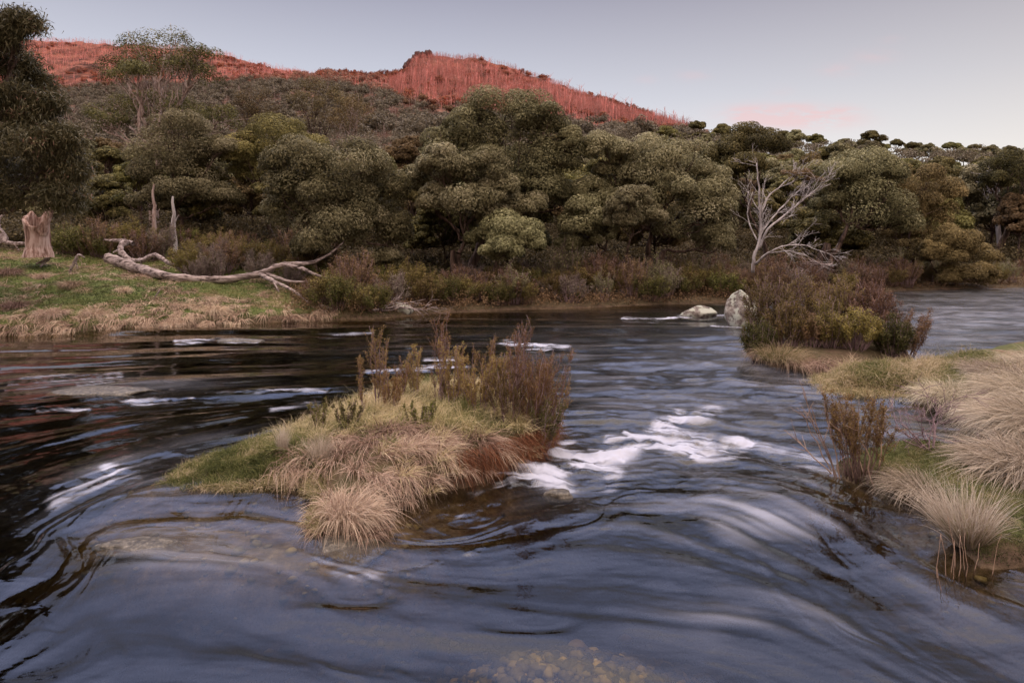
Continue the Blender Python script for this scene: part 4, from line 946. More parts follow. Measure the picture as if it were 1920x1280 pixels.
def undergrowth():
    n = 9000; px = rng.uniform(540, 1990, n); Yb = CH*F/(np.interp(px, EDGE[:,0], EDGE[:,1])-HZ); Y = Yb-.15+rng.uniform(0,1,n)**1.3*13; x = (px-960)/F*Y; z, isw, d1, *_ = ground(x, Y, True); m = d1 > .05; x, Y, z = x[m], Y[m], z[m]; n = len(x)
    c = fbm(x*.9, Y*.9, 2, 3); h = np.clip(.15+.9*(c-.3), .1, .8)
    B = Acc(); D = nrm(np.stack([rng.normal(0,.5,n), rng.normal(-.15,.5,n), np.full(n,1.)],1)); blades(B, np.stack([x,Y,z-.03],1), D, h*rng.uniform(.6,1.2,n)*1.1, .014, rng.uniform(0,.4,n), np.clip(c+rng.normal(0,.2,n),0,1), 3)
    k = 9; P = np.repeat(np.stack([x,Y,z],1), k, 0)+np.repeat(D, k, 0)*(np.repeat(h,k)*rng.uniform(.2,1.1,n*k))[:,None]+rng.normal(0,.05,(n*k,3)); N = nrm(rng.normal(0,1,(n*k,3))+A(0,-.2,.5))
    leaves(B, P, N, rng.uniform(.05,.09,n*k), .035, np.clip(np.repeat(c,k)+rng.normal(0,.2,n*k),0,1))
    tag(aobj('undergrowth', B, M['brownb']), 'low brown twiggy undergrowth covering the far bank below the gums', 'undergrowth', kind='stuff')
undergrowth()
def understory():
    n = 5200; px = rng.uniform(-140, 2050, n); Yb = CH*F/(np.interp(px, EDGE[:,0], EDGE[:,1])-HZ); Y = Yb+np.interp(px,[560,700],[11.5,6.5])+rng.uniform(0,1,n)**1.4*38; x = (px-960)/F*Y; z = ground(x, Y)
    c = fbm(x*.25, Y*.25, 3, 3); h = np.clip(.5+2.6*(c-.3)+rng.normal(0,.3,n), .3, 2.6)*np.interp(Y, [25,60], [.85,1.3]); B = Acc(); k = 60
    u = rng.random((n*k,1)); d = sph(n*k, -.2); P = np.repeat(np.stack([x,Y,z+h*.45],1), k, 0)+d*np.repeat(np.stack([h*.6+.2,h*.6+.2,h*.55],1), k, 0)*(1-.3*u); N = nrm(d+rng.normal(0,.45,(n*k,3)))
    lf = np.repeat(.10+Y*.0018, k)
    leaves(B, P, N, lf*rng.uniform(.8,1.4,n*k), lf*.5, np.clip(np.repeat(c+rng.normal(0,.15,n),k)+rng.normal(0,.15,n*k),0,1))
    m = 2600; i = rng.integers(0, n, m); D = nrm(np.stack([rng.normal(0,.6,m), rng.normal(0,.4,m), np.full(m,1.)],1)); blades(B, np.stack([x[i],Y[i],z[i]],1), D, rng.uniform(1.2,3.2,m), .035, .1, rng.uniform(.6,1,m), 4)
    tag(aobj('understory', B, M['dark']), 'dark scrub and thin sticks filling the shade under the forest gums', 'undergrowth', kind='stuff')
understory()

def shrub_at(px, py, h, lab, name='heath_shrub', group=None, **k):
    p = GR(px, py) if py else None
    o = make_shrub(name, p-A(0,0,.02), h, **k); tag(o, lab, 'shrub', group); return o
def iY(px, Y, top):   # stem height so that a plant rooted at depth Y reaches photo row top
    x = (px-960)/F*Y; z = max(gz(x, Y), 0); return A(x, Y, z), AT(px, top, Y)[2]-z
def spire(px, Y, top, spread, nst, lab, leafm=None, twigm=None, **k):
    b, h = iY(px, Y, top); kk = dict(spread=spread, nst=nst, ntw=13, nlf=24, lsz=.019, leafm=leafm or M['rust'], twigm=twigm or M['twigp'], up=1.0, start=.22, asp=.4, tr=.0055, spire=True); kk.update(k)
    o = make_shrub('spire_shrub', b-A(0,0,.02), h*.93, **kk); tag(o, lab, 'shrub'); return o
spire(712, 7.35, 598, .15, 8, 'narrow rust-brown shrub with two tall spires at the left of the island')
spire(682, 7.3, 648, .05, 3, 'single thin leaning brown stem, leftmost of the island spires', lean=(-.05,0))
spire(752, 7.7, 668, .12, 5, 'low sparse brown shrub between the two left island spires')
spire(822, 7.6, 578, .16, 9, 'tall brown spire shrub in the middle of the island')
spire(872, 7.8, 640, .16, 8, 'pinkish-brown upright shrub right of the middle island spire')
spire(918, 7.5, 622, .14, 7, 'slim brown shrub left of the tallest island shrub')
spire(968, 7.1, 580, .17, 12, 'tallest rust-brown spire shrub near the right end of the island', ntw=13)
spire(1005, 7.1, 635, .3, 20, 'bushy rust and olive shrub leaning over the right end of the island', ntw=12, lean=(.14,0), tint=.62)
spire(950, 6.9, 690, .28, 18, 'low olive-brown shrub under the tallest island spires', leafm=M['heath'], ntw=12, lean=(.05,0))
spire(1012, 6.75, 735, .2, 16, 'dark green low shrub at the very right tip of the island', leafm=M['heathg'], lean=(.15,0))
spire(860, 7.6, 700, .3, 14, 'low yellow-green shrub behind the island grass', leafm=M['heath'], ntw=10, tint=.7)
spire(598, 6.9, 738, .16, 10, 'small yellow-green shrub with knobbly tips at the left of the island', leafm=M['heathg'], ntw=8, tint=.7, lsz=.018, asp=.5)
spire(650, 6.75, 745, .2, 12, 'small dark green shrub in the straw grass of the island', leafm=M['heathg'], ntw=8, tint=.5, lsz=.018, asp=.5)
spire(700, 6.5, 790, .2, 12, 'low olive leafy shrub in the centre of the island grass', leafm=M['heathg'], ntw=8, tint=.6, lsz=.018, asp=.5)
spire(790, 6.6, 745, .2, 12, 'low leafy shrub on top of the island mound below the spires', leafm=M['heathg'], ntw=8, tint=.55, lsz=.018, asp=.5)

for (px_, Y_, top_, sp_, n_, lab_) in ((780,7.9,640,.16,8,'short brown shrub just left of the middle spires, at the back of the island'),(845,7.4,628,.18,10,'dense brown shrub between the middle spire and the pinkish one'),(895,7.2,665,.24,14,'wide golden-brown shrub below the slim spires'),
        (940,7.5,640,.2,12,'golden-brown shrub crowding the left side of the tallest spires'),(990,6.9,665,.26,18,'thick rust-brown shrub in front of the leaning bushy one'),(1030,7.2,690,.22,14,'outermost brown shrub hanging over the water at the island right end'),(735,7.2,690,.16,8,'thin reddish shrub among straw below the left spires')):
    spire(px_, Y_, top_, sp_, n_, lab_, lean=(.05,0) if px_ > 930 else (0,0), ntw=14, nlf=28, tint=.62)
# shrub island in midstream
def mid(px, Y, top, spread, nst, lab, **k):
    b, h = iY(px, Y, top-8); nst = int(nst*1.25); kk = dict(spread=spread, nst=nst, ntw=12, nlf=26, lsz=.036, leafm=M['heath'], twigm=M['twigp'], up=.9, start=.3, asp=.45, tr=.011); kk.update(k)
    o = make_shrub('island_shrub', b-A(0,0,.03), h, **kk); tag(o, lab, 'shrub'); return o
mid(1440, 13.0, 520, .62, 34, 'brown-olive shrub at the left of the midstream shrub island', leafm=M['heath'], tint=.35)
mid(1425, 12.2, 600, .38, 20, 'low dark green shrub at the left foot of the midstream shrub island', leafm=M['heathg'], tint=.35)
mid(1510, 13.2, 505, .6, 34, 'tall olive shrub in the middle of the midstream shrub island', leafm=M['heath'], tint=.55)
mid(1580, 13.5, 512, .62, 34, 'tall green-tipped shrub right of centre on the midstream shrub island', leafm=M['heath'], tint=.6)
mid(1640, 13.0, 530, .6, 36, 'dense brown shrub at the upper right of the midstream shrub island', leafm=M['brownb'], tint=.6, up=1.2)
mid(1600, 12.1, 580, .62, 40, 'yellow-green shrub with bare purple lower stems facing the viewer on the midstream island', leafm=M['heath'], tint=.6, start=.5, tr=.012)
mid(1668, 12.1, 590, .5, 32, 'dark green rounded shrub at the right end of the midstream shrub island', leafm=M['heathg'], tint=.3)
mid(1700, 12.6, 575, .4, 14, 'sparse brown shrub reaching right over the water from the midstream island', leafm=M['brownb'], lean=(.2,0), up=1.2)
mid(1520, 12.2, 590, .4, 22, 'brown twiggy shrub low in the centre of the midstream shrub island', leafm=M['brownb'], start=.5)

mid(1475, 12.3, 560, .45, 24, 'olive-brown shrub in front of the left half of the midstream shrub island')
mid(1555, 12.2, 565, .5, 26, 'brown-green shrub in front of the centre of the midstream shrub island', leafm=M['heath'], tint=.45)
# near right bank shrub with bare canes, and the dark twig tangle behind it
def near_right():
    b = GR(1610, 893); root = make_shrub('cane_shrub', b-A(0,0,.02), .78, .34, 30, 12, 26, .018, M['rust'], M['twig'], up=.8, start=.42, asp=.5, tr=.006, spire=True, tint=.35, lean=(.02,0))
    tag(root, 'rust-leaved twiggy shrub rooted at the water edge of the near right bank', 'shrub')
    ac = Acc()
    for (x0,y0,x1,y1) in ((1565,890,1505,735),(1570,893,1520,760),(1560,885,1470,805),(1575,895,1540,725),(1640,910,1600,770),(1650,905,1655,760),(1628,905,1590,800),(1600,900,1575,800),(1560,880,1500,770)):
        p = WP(x0, y0); p[2] = -.02; q = AT(x1, y1, p[1]+rng.uniform(-.2,.3)); branch = wpath(p, q, 9, .05); tube(ac, branch, np.linspace(.0075,.003,9), 5)
        for k in range(4): i = int(rng.integers(4,8)); tube(ac, wpath(branch[i], branch[i]+nrm((q-p)+rng.normal(0,.25,3))*rng.uniform(.1,.25), 5, .1), np.linspace(.0035,.0015,5), 4)
    tag(aobj('bare_canes', ac, M['reed'], None, True, origin=WP(1565,890)), 'long pale bare canes leaning left out over the water from the near right bank', 'canes')
    p = GR(1745, 842); a2 = Acc()
    for k in range(9): branchy(a2, p+A(rng.normal(0,.012), rng.normal(0,.012), -.03), nrm(A(rng.normal(0,.9),rng.normal(0,.4),.8)), rng.uniform(.3,.5), .008, 3, .1, .6, .65, (2,3), .002)
    tag(aobj('twig_tangle', a2, M['twigp'], None, False, origin=p), 'tangle of dark purple bare twigs between the cane shrub and the big tussocks', 'twigs')
    a3 = Acc()   # emergent stalks
    for k in range(11):
        q = WP(rng.uniform(1755,1865), rng.uniform(1062,1118)); q[2] = -.06; e = q+A(rng.normal(0,.05), rng.normal(0,.03), rng.uniform(.18,.5)); tube(a3, wpath(q, e, 6, .06), np.linspace(.004,.0015,6), 4)
    tag(aobj('water_stalks', a3, M['reed'], None, False, origin=WP(1810,1090)), 'thin reddish stalks standing in the water below the pale tussock', 'stalks')
near_right()

# ------------------------------------------------------------------ grasses
def tussock(px, py, n, L, mat, lab, R=.12, up=1.0, out=.6, droop=.45, wind=(0,0), W=.005, tmean=.55, group=None, base=None, name='grass_tussock', segs=5, jit=.16, tg=.4):
    p = GR(px, py) if base is None else base; a = Acc()
    ang = rng.uniform(0,6.283,n); rr = R*np.sqrt(rng.random(n)); P = np.stack([rr*np.cos(ang), rr*np.sin(ang), np.full(n,-.02)], 1)
    D = nrm(np.stack([np.cos(ang)*out*rr/R+wind[0], np.sin(ang)*out*rr/R+wind[1], np.full(n, up)], 1)+rng.normal(0,jit,(n,3)))
    Ls = L*rng.uniform(.45,1.08,n)
    blades(a, P, D, Ls, W*rng.uniform(.7,1.3,n), droop*rng.uniform(.5,1.4,n), np.clip(tmean+rng.normal(0,.2,n),0,1), segs, tg=tg)
    o = aobj(name, a, mat); o.location = tuple(p); tag(o, lab, 'grass tussock', group); return o
# island: front straw tussock
tussock(650, 968, 1900, .50, M['straw'], 'large straw-coloured tussock hanging over the front edge of the island', R=.13, up=1.5, out=.85, droop=.75, wind=(.42,-.05), W=.0078, tmean=.92, base=A(WP(652,985)[0], WP(652,985)[1], gz(WP(652,985)[0], WP(652,985)[1])), segs=6)
tussock(600, 870, 500, .42, M['pale'], 'small erect straw tuft behind the large front tussock', R=.06, up=1.5, out=.3, droop=.3, wind=(0,0), W=.004)
tussock(530, 850, 420, .34, M['pale'], 'slender upright pale tuft at the left shoulder of the island', R=.035, up=2, out=.25, droop=.12, W=.004, tmean=.75)

def island_grass():
    lo = ISL.min(0); hi = ISL.max(0); P = rng.uniform(lo, hi, (90000,2)); d = sdf(P[:,0], P[:,1], ISL); P = P[d > .0]; d = d[d > .0]
    px = 960+P[:,0]/P[:,1]*F
    m = px > 520; k = 620; Q_ = P[m][:k]; dd = d[m][:k]; x, y = Q_[:,0], Q_[:,1]; z = ground(x, y)
    cl = fbm(x*2.2, y*2.2, 2, 3); top = (y > 6.5+.3*(cl-.5))|(rng.random(k) < .1)
    lean = np.stack([.45+(cl-.5)*2.0+rng.normal(0,.3,k), -.38+(fbm(x*2.2+5,y*2.2,5,3)-.5)*1.6-.35*(dd < .3)+rng.normal(0,.25,k)], 1)
    L = rng.uniform(.20,.46,k)*(1-.35*(dd < .12)); tint = np.clip(.52+(cl-.5)*1.2+rng.normal(0,.15,k), .1, .95); C = np.stack([x,y,z],1)
    kp = np.hypot(x-WP(655,965)[0], y-WP(655,965)[1]) > .16; g = ~top&kp; top = top&kp
    ac = Acc(); tufts(ac, C[g], lean[g], 62, L[g], .0062, .75, .75, .75, tint[g], R=.06, tg=.45); tag(aobj('dry_grass', ac, M['straw']), 'long dry pinkish straw grass combed over the island mound', 'grass', kind='stuff')
    ac = Acc(); tufts(ac, C[top], lean[top]*.7, 75, L[top]*.85, .006, .7, 1.0, .5, np.clip(tint[top]+.17,0,1), R=.06, tg=.4); tag(aobj('island_grass', ac, M['mixed']), 'yellow-green and straw grass on the crown of the island', 'grass', kind='stuff')
    # low green turf at the left tail
    m = (px < 610); k = 1500; Q_ = P[m][:k]; dd = d[m][:k]; k = len(Q_); x, y = Q_[:,0], Q_[:,1]; z = ground(x, y); pq = 960+x/y*F
    cl = fbm(x*4, y*4, 3, 3); front = (dd < .14)&(y < np.interp(x, [-3.2,-1.9], [5.8,6.05]))
    L = np.where(front, rng.uniform(.11,.2,k), rng.uniform(.08,.18,k)*(.5+cl))*np.interp(pq,[290,400,600],[.5,1,1.25])
    lean = np.stack([.15+(cl-.5)*2, -.6*front+(fbm(x*4+3,y*4,6,3)-.5)*1.5], 1); tint = np.where(front, .9, .52+(cl-.5)*1.2)+rng.normal(0,.12,k)
    ac = Acc(); tufts(ac, np.stack([x,y,np.maximum(z,0)],1), lean, 34, L, .0048, .7, 1.0, .5, np.clip(tint,0,1), R=.03, segs=3, tg=.35); tag(aobj('turf', ac, M['green']), 'short green turf with straw fringe on the low left tail of the island', 'grass', kind='stuff')
    # rust-red rootlets at the undercut right end
    n = 4200; t = rng.random(n); e0 = np.array([WP(850,912)[:2], WP(950,880)[:2], WP(1010,855)[:2], WP(1040,812)[:2]]); pp = spline(e0, 60)[(t*59).astype(int)]+rng.normal(0,.05,(n,2))
    z = rng.uniform(.08,.30,n); D = nrm(np.stack([.35+rng.normal(0,.35,n), -.5+rng.normal(0,.3,n), -.1+rng.normal(0,.35,n)], 1))
    c = A(-.1, 6.75); pp = pp+(c-pp)*.10
    ac = Acc(); blades(ac, np.stack([pp[:,0],pp[:,1],z],1), D, rng.uniform(.08,.26,n), .004, rng.uniform(.1,.9,n), np.clip(.45+rng.normal(0,.25,n),0,1), 4); tag(aobj('rootlets', ac, M['redroot']), 'rust-red rootlets hanging over the undercut right end of the island', 'roots', kind='stuff')
island_grass()

# midstream island: straw fringe and tussocks
tussock(1462, 676, 1500, .62, M['mixed'], 'grey-green tussock at the front left foot of the midstream island', R=.3, out=.8, up=1.1, droop=.6, wind=(.1,-.3), W=.008, tmean=.6)
tussock(1500, 682, 900, .5, M['straw'], 'straw tussock at the front of the midstream island, right of the grey-green one', R=.25, out=.8, up=.9, droop=.9, wind=(.3,-.5), W=.008, tmean=.55)
tussock(1550, 690, 900, .42, M['straw'], 'low reddish straw tussock at the front centre of the midstream island', R=.25, out=.8, up=.7, droop=.8, wind=(.2,-.4), W=.008, tmean=.4)
tussock(1440, 660, 900, .45, M['straw'], 'brownish straw tussock on the left waterline of the midstream island', R=.25, out=.8, up=.7, droop=.9, wind=(-.1,-.4), W=.008, tmean=.4)

# near right bank tussocks
BT = [(1925,750,3000,.78,.32,(-.75,.05),'biggest pale tussock sweeping left at the right edge, behind the others'),
      (1870,712,2000,.55,.28,(-.7,.05),'pale tussock swept left on the far side of the near right bank'),
      (1960,805,3000,.80,.32,(-.8,-.1),'broad straw tussock at the right edge in front of the biggest one'),
      (1885,778,2000,.58,.24,(-.75,-.05),'rounded straw tussock sweeping left above the dark twig tangle'),
      (1925,876,2600,.72,.28,(-.65,-.1),'darker straw tussock at the right edge behind the fountain-shaped one'),
      (1780,735,2200,.5,.24,(-.4,-.1),'low purplish straw tussock joining the grass tongue to the big tussocks'),
      (1960,700,2400,.65,.3,(-.6,0),'pale tussock farthest back at the right edge')]
for (px, py, n, L, R, w, lab) in BT:
    b = WP(px, py, .25); b[2] = max(gz(b[0], b[1]), .1)
    tussock(px, py, n, L, M['pale'], lab, R=R, up=.95, out=.65, droop=.62, wind=w, W=.0075, tmean=.5, base=b, segs=6, jit=.24, tg=.6)  # darker blade bases: straw's brown root, deepened in colour for shade between blades
b = WP(1812, 1000, .12); b[2] = max(gz(b[0], b[1]), .06)
tussock(1812, 1000, 900, .66, M['pale'], 'fountain-shaped pale tussock with green heart at the front of the near right bank', R=.10, up=1.45, out=.85, droop=.30, wind=(-.10,.05), W=.0052, tmean=.72, base=b, segs=6, jit=.17)
tussock(1812, 1000, 420, .34, M['green'], 'green inner blades growing in the heart of the fountain-shaped tussock', R=.09, up=1.6, out=.7, droop=.2, wind=(-.05,0), W=.0055, tmean=.7, base=b+A(0,-.01,0), segs=5)
b = WP(1720, 905, .12); b[2] = max(gz(b[0], b[1]), .05)
tussock(1720, 905, 1100, .34, M['pale'], 'low straw clump between the cane shrub and the fountain-shaped tussock', R=.2, up=.7, out=.8, droop=.6, wind=(-.4,-.1), W=.0045, tmean=.45, base=b)
def bank_grass():
    # near right bank turf
    N = 90000; lo = A(2.6, 3.7); hi = A(8.5, 12.5); P = rng.uniform(lo, hi, (N*2,2)); px = 960+P[:,0]/P[:,1]*F
    m = (px < 2020); P = P[m]; d = sdf(P[:,0], P[:,1], RBK); keep = (d > 0)&(rng.random(len(P)) < np.clip(9/P[:,1]**1.1, .18, 1)); P = P[keep]; d = d[keep]
    x, y = P[:,0], P[:,1]; 
    rep = [P+rng.normal(0,.012,P.shape) for _ in range(3)]; near = y < 6.5
    P = np.concatenate([P]+[r[near] for r in rep]); d = sdf(P[:,0], P[:,1], RBK); x, y = P[:,0], P[:,1]; z = np.maximum(ground(x, y), 0); n = len(x)
    tong = sm(7.5, 9, y); edge = d < .28; cl = fbm(x*5, y*5, 2, 3); c2 = fbm(x*1.6, y*1.6, 4, 3)
    L = rng.uniform(.02,.06,n)*(.4+1.5*cl)*(1+2.8*tong); L = np.where((tong > .5)&edge, L*1.5, L); tint = .40+(cl-.5)*.9+(c2-.5)*.8+.5*tong*np.where(edge, 1, .45+.7*c2)+rng.normal(0,.15,n)
    D = nrm(np.stack([rng.normal(-.1,.45,n)+(cl-.5)*1.5, rng.normal(-.2,.4,n), np.full(n,.8)],1))
    ac = Acc(); blades(ac, np.stack([x,y,z-.006],1), D, L, .0042+.004*tong, rng.uniform(.2,.8,n), np.clip(tint,0,1), 2, tg=.45); tag(aobj('turf', ac, M['green']), 'close green turf on the near right bank and its low tongue into the river', 'grass', kind='stuff')
    # straw fringe round the tongue
    n = 15000; ring = spline(np.array([WP(*q)[:2] for q in [(1690,744),(1620,738),(1572,734),(1556,719),(1570,706),(1640,704),(1700,706)]]), 80); k = rng.integers(0,80,n); P = ring[k]+rng.normal(0,.12,(n,2)); z = np.maximum(ground(P[:,0],P[:,1]),0)
    D = nrm(np.stack([rng.normal(-.15,.4,n), rng.normal(-.25,.35,n), np.full(n,.9)],1)); ac = Acc(); blades(ac, np.stack([P[:,0],P[:,1],z-.01],1), D, rng.uniform(.10,.24,n), .008, rng.uniform(.3,.9,n), np.clip(.66+rng.normal(0,.22,n),0,1), 3); tag(aobj('fringe_grass', ac, M['mixed']), 'straw-green fringe of grass round the low tongue of the right bank', 'grass', kind='stuff')
    # left bank: short green sward
    N = 180000; px = rng.uniform(-330, 760, N); Yb = CH*F/(np.interp(px, EDGE[:,0], EDGE[:,1])-HZ); Y = Yb+rng.uniform(-.4, 11.5, N)**1.0; x = (px-960)/F*Y; z, isw, d1, *_ = ground(x, Y, True)
    m = (d1 > 0)&(rng.random(N) < np.interp(px,[560,760],[1,.25])); x, Y, z, d1 = x[m], Y[m], z[m], d1[m]; n = len(x)
    cl = fbm(x*1.5, Y*1.5, 1, 4); c2 = fbm(x*.6, Y*.6, 5, 3)
    D = nrm(np.stack([rng.normal(.15,.45,n)+(cl-.5)*2, rng.normal(-.25,.4,n), np.full(n,.7)],1)); L = rng.uniform(.04,.13,n)*(.4+1.4*cl); t = np.clip(.36+1.1*(cl-.5)+.9*(c2-.5)+rng.normal(0,.13,n)+.25*sm(7,11,d1), 0, 1)
    ac = Acc(); blades(ac, np.stack([x,Y,z-.01],1), D, L, .018, rng.uniform(.2,.9,n), t, 2, tg=.4); tag(aobj('grass', ac, M['green']), 'short green grass covering the far left bank', 'grass', kind='stuff')
    k = 1500; f = (fbm(x*.75+3, Y*.75, 3, 3)+.06*rng.normal(0,1,n)) > .53; idx = np.flatnonzero(f)[:k]; k = len(idx); xx, yy, zz = x[idx], Y[idx], z[idx]
    lean = np.stack([.35+rng.normal(0,.5,k), -.5+rng.normal(0,.3,k)], 1)
    ac = Acc(); tufts(ac, np.stack([xx,yy,zz],1), lean, 26, rng.uniform(.16,.42,k), .015, .8, .55, .9, np.clip(rng.normal(.58,.2,k),.1,1), R=.08, segs=3, tg=.4); tag(aobj('dry_grass', ac, M['straw']), 'scattered tufts of dry straw-coloured grass on the far left bank', 'grass', kind='stuff')
bank_grass()
# hanging straw along the left bank lip and single tussocks
def lip_grass():
    k = 260; px = np.clip(rng.choice([30,110,190,240,290,340,400,430,520,610], k)+rng.normal(0,26,k), -100, 700); Yb = CH*F/(np.interp(px, EDGE[:,0], EDGE[:,1])-HZ)
    Y = Yb+rng.uniform(-.1,1.5,k); x = (px-960)/F*Y; z, isw, d1, *_ = ground(x, Y, True); m = (d1 > -.02); x, Y, z = x[m], Y[m], z[m]; k = len(x)
    lean = np.stack([rng.normal(.3,.7,k), rng.normal(-1.0,.3,k)],1); ac = Acc()
    tufts(ac, np.stack([x,Y,z],1), lean, 40, rng.uniform(.25,.55,k), .014, .6, .5, 1.0, np.clip(rng.normal(.62,.2,k),.1,1), R=.08, segs=4, tg=.45); tag(aobj('overhanging_grass', ac, M['straw']), 'long straw grass hanging over the lip of the left bank into the water', 'grass', kind='stuff')
lip_grass()
LT = [(15,512,1.1,.2,'brown round tussock at the left edge of the bank'),(75,520,.8,.6,'straw tussock with green heart below the crooked branch'),(135,535,.9,.3,'dark-hearted tussock below the small hooked stick'),(265,520,.8,.5,'tussock growing against the thick end of the fallen tree'),
      (100,590,1.0,.75,'pale flattened tussock above the left water edge'),(175,590,.9,.6,'reddish flattened tussock in the middle of the green bank'),(352,575,.6,.55,'small pink-straw tussock left of the fan-shaped one'),(402,582,1.0,.7,'fan-shaped pink-straw tussock above the mossy bulge in the bank'),
      (30,575,1.0,.3,'dark brown slumped tussock at the far left of the bank'),(545,598,.7,.4,'small reddish tussock at the water edge below the fallen branches'),(230,545,.6,.75,'bright straw tuft in the grass below the fallen tree'),(320,610,.8,.8,'golden straw tuft on the lip of the bank left of the fan-shaped tussock'),(205,462,.7,.6,'faint straw tussock behind the gnarled branch'),(110,462,.8,.6,'dry tussock right of the hollow stump')]
for (px, py, s, tm, lab) in LT:
    tussock(px, py, int(700*s), .42*s+.1, M['straw'], lab, R=.22*s, up=.8, out=.9, droop=.75, wind=(.2,-.25), W=.013, tmean=tm, segs=4, group='straw tussocks on the left bank', jit=.2)

# ------------------------------------------------------------------ pebbles on the river bed
def pebbles():
    fr = np.random.default_rng(77); ico = []
    n_, m_ = 5, 8
    th = np.linspace(.25, math.pi-.25, n_); ph = np.arange(m_)/m_*6.283; TH, PH = np.meshgrid(th, ph, indexing='ij'); D = np.stack([np.sin(TH)*np.cos(PH), np.sin(TH)*np.sin(PH), np.cos(TH)], -1).reshape(-1,3)
    i = np.arange(n_-1)[:,None]*m_; j = np.arange(m_)[None,:]; Q = np.stack([i+j, i+m_+j, i+m_+(j+1)%m_, i+(j+1)%m_], -1).reshape(-1,4); Q = np.vstack([Q, [[0,1,2,3],[0,3,4,7],[4,5,6,7]]])
    acc = Acc(); n = 5200
    px = np.concatenate([fr.normal(1070, 200, 3600), fr.uniform(0, 1920, 1600)]); py = np.concatenate([1330-250*fr.random(3600)**1.2, fr.uniform(900, 1330, 1600)])
    Y = CH*F/(py-HZ); x = (px-960)/F*Y; z = ground(x, Y)
    for k in range(n):
        if z[k] > -.03: continue
        r = .009+.036*fr.random()**2.2; V = D*(1+.14*fr.normal(0,1,(len(D),1)))*A(r*fr.uniform(.8,1.4), r*fr.uniform(.7,1.1), r*fr.uniform(.45,.7)); a = fr.uniform(0,6.28); c, s = math.cos(a), math.sin(a)
        V = V@np.array([[c,-s,0],[s,c,0],[0,0,1]]).T+A(x[k], Y[k], z[k]+r*.2); acc.add(V, Q, min(1 if ((px[k]-1065)/330)**2+((py[k]-1225)/150)**2 < 1 else .6, max(0, fr.normal(.36,.25))))
    tag(aobj('pebbles', acc, M['pebble'], None, True), 'brown and golden pebbles on the river bed in the shallow foreground', 'pebbles', kind='stuff')
    for (px, py, r, lab, t) in ((1082,1186,.055,'large round golden-brown stone under the shallow water at the bottom centre',.8),(1112,1205,.035,'pale stone just right of the golden-brown one under water',.95),(1172,1104,.045,'oval tan stone under water below the rapid',.9),(1527,1253,.05,'pale yellow stone under water at the bottom right',1),(1014,1166,.04,'flat tan stone left of the round golden-brown one under water',.75),(1587,1165,.05,'brown-yellow flat stone under the swirling water at the right',.85)):
        Y = (CH+.25)*F/(py-HZ); x = (px-960)/F*Y; a = Acc(); V = D*(1+.08*fr.normal(0,1,(len(D),1)))*A(r*1.2, r, r*.6); a.add(V, Q, t)
        o = aobj('river_stone', a, M['pebble'], None, True); o.location = (x, Y, gz(x, Y)+r*.45); tag(o, lab, 'stone')
pebbles()

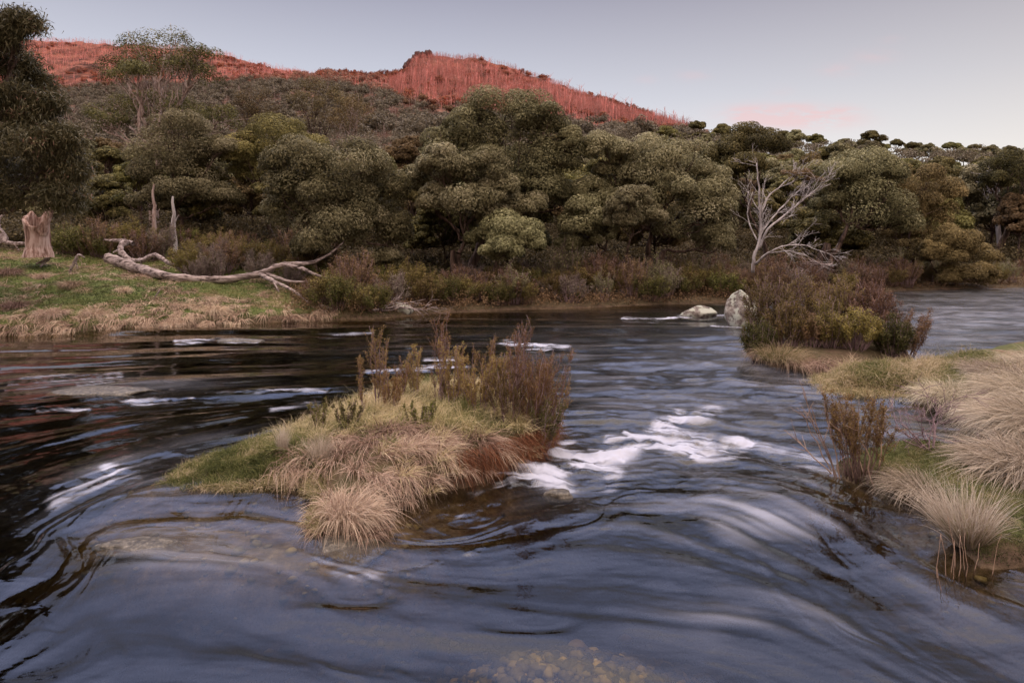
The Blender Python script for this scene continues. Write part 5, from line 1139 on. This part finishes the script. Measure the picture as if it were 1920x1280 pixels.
# ------------------------------------------------------------------ sky, sun, camera
def sky():
    w = bpy.data.worlds.new('World'); SC.world = w; w.use_nodes = True; nt = w.node_tree; nt.nodes.clear(); L = nt.links
    ns = nd(nt, 'ShaderNodeTexSky'); ns.sky_type = 'NISHITA'; ns.sun_disc = False; ns.sun_elevation = math.radians(3.5); ns.sun_rotation = SUN_ROT; ns.altitude = 900
    b1 = nd(nt, 'ShaderNodeBackground'); b1.inputs[1].default_value = .03; L.new(ns.outputs[0], b1.inputs[0])
    tc = nd(nt, 'ShaderNodeTexCoord'); sx = nd(nt, 'ShaderNodeSeparateXYZ'); L.new(tc.outputs['Generated'], sx.inputs[0])
    def mth(op, a, b=None, c=None):
        n = nd(nt, 'ShaderNodeMath', operation=op)
        for i, v in enumerate((a, b, c)):
            if v is None: continue
            if isinstance(v, (int, float)): n.inputs[i].default_value = v
            else: L.new(v, n.inputs[i])
        return n.outputs[0]
    x, y, z = sx.outputs
    base = ramp(nt, z, [(0,(.86,.83,.84)),(.12,(.80,.79,.85)),(.22,(.60,.60,.69)),(.36,(.36,.345,.43)),(.46,(.62,.70,1.15)),(.58,(1.35,1.50,2.4)),(.70,(2.3,2.2,2.6)),(.85,(3.4,2.9,2.6)),(1,(4.0,3.3,2.9))])
    # warmer towards the right of the view, glow behind the viewer
    az = mth('DIVIDE', x, mth('MAXIMUM', mth('ABSOLUTE', y), .05))
    rt = nd(nt, 'ShaderNodeMapRange'); L.new(az, rt.inputs[0]); rt.inputs[1].default_value = -.1; rt.inputs[2].default_value = .9
    mx = nd(nt, 'ShaderNodeMix', data_type='RGBA', blend_type='MULTIPLY'); L.new(rt.outputs[0], mx.inputs[0]); L.new(base, mx.inputs[6]); mx.inputs[7].default_value = (1.0,.94,.85,1)
    bk = nd(nt, 'ShaderNodeMapRange'); L.new(y, bk.inputs[0]); bk.inputs[1].default_value = .15; bk.inputs[2].default_value = -.75
    gl = nd(nt, 'ShaderNodeMix', data_type='RGBA'); L.new(bk.outputs[0], gl.inputs[0]); L.new(mx.outputs[2], gl.inputs[6]); gl.inputs[7].default_value = (1.3,1.0,.85,1)
    c = gl.outputs[2]
    # small pink clouds low over the right ridge
    u = mth('DIVIDE', x, mth('MAXIMUM', y, .05)); v = mth('DIVIDE', z, mth('MAXIMUM', y, .05)); tot = None
    for (cx, cy, rx, ry, s) in ((1450,220,85,20,1.3),(1400,212,34,12,.8),(1545,222,70,18,1.0),(1575,205,35,7,.45),(1490,199,36,5,.4),(1570,132,34,12,.4),(1640,106,40,12,.35),(1300,142,30,10,.3),(1212,150,18,8,.25),(1465,170,22,10,.22),(1670,75,22,8,.2)):
        a = mth('DIVIDE', mth('SUBTRACT', u, (cx-960)/F), rx/F); b = mth('DIVIDE', mth('SUBTRACT', v, (HZ-cy)/F), ry/F)
        g = mth('MULTIPLY', mth('POWER', 2.718, mth('MULTIPLY', mth('ADD', mth('MULTIPLY', a, a), mth('MULTIPLY', b, b)), -1.0)), s)
        tot = g if tot is None else mth('ADD', tot, g)
    cb = nd(nt, 'ShaderNodeCombineXYZ'); L.new(mth('MULTIPLY', u, 22), cb.inputs[0]); L.new(mth('MULTIPLY', v, 75), cb.inputs[1]); cb.inputs[2].default_value = 3.3
    nz = nd(nt, 'ShaderNodeTexNoise'); nz.inputs['Scale'].default_value = 1; nz.inputs['Detail'].default_value = 5; nz.inputs['Roughness'].default_value = .6; L.new(cb.outputs[0], nz.inputs[0])
    nr = nd(nt, 'ShaderNodeMapRange'); L.new(nz.outputs[0], nr.inputs[0]); nr.inputs[1].default_value = .30; nr.inputs[2].default_value = .55
    front = mth('GREATER_THAN', y, 0)
    f = mth('MULTIPLY', mth('MINIMUM', mth('MULTIPLY', mth('MULTIPLY', tot, nr.outputs[0]), front), 1), .55)
    cm = nd(nt, 'ShaderNodeMix', data_type='RGBA'); L.new(f, cm.inputs[0]); L.new(c, cm.inputs[6]); cm.inputs[7].default_value = (.86,.50,.50,1)
    b2 = nd(nt, 'ShaderNodeBackground'); L.new(cm.outputs[2], b2.inputs[0]); b2.inputs[1].default_value = .95
    ad = nd(nt, 'ShaderNodeAddShader'); L.new(b1.outputs[0], ad.inputs[0]); L.new(b2.outputs[0], ad.inputs[1])
    o = nd(nt, 'ShaderNodeOutputWorld'); L.new(ad.outputs[0], o.inputs[0])
SUNV = Vector((.45, -1, 0)).normalized()*math.cos(math.radians(3.5)); SUNV.z = math.sin(math.radians(3.5))
SUN_ROT = math.atan2(SUNV.x, SUNV.y)
sky()
ld = bpy.data.lights.new('sun', 'SUN'); ld.energy = 5.0; ld.angle = math.radians(.5); ld.color = (1, .17, .145)
lo_ = bpy.data.objects.new('sun', ld); COL.objects.link(lo_); lo_.rotation_euler = (-SUNV).to_track_quat('-Z', 'Y').to_euler(); lo_.location = (0, -20, 40)
cd = bpy.data.cameras.new('camera'); cam = bpy.data.objects.new('camera', cd); COL.objects.link(cam); SC.camera = cam
cam.location = (0, 0, CH); cam.rotation_euler = (math.pi/2, 0, 0); cd.sensor_width = 36; cd.lens = 36*F/1920; cd.shift_y = -(640-HZ)/1920; cd.clip_start = .05; cd.clip_end = 6000
SC.view_settings.view_transform = 'Standard'; SC.view_settings.look = 'None'; SC.view_settings.exposure = .08; SC.view_settings.gamma = 1
SC.render.engine = 'CYCLES'; SC.cycles.use_denoising = True; SC.cycles.max_bounces = 6; SC.cycles.diffuse_bounces = 1; SC.cycles.glossy_bounces = 2; SC.cycles.transparent_max_bounces = 8; SC.cycles.transmission_bounces = 3
SC.cycles.caustics_reflective = False; SC.cycles.caustics_refractive = False
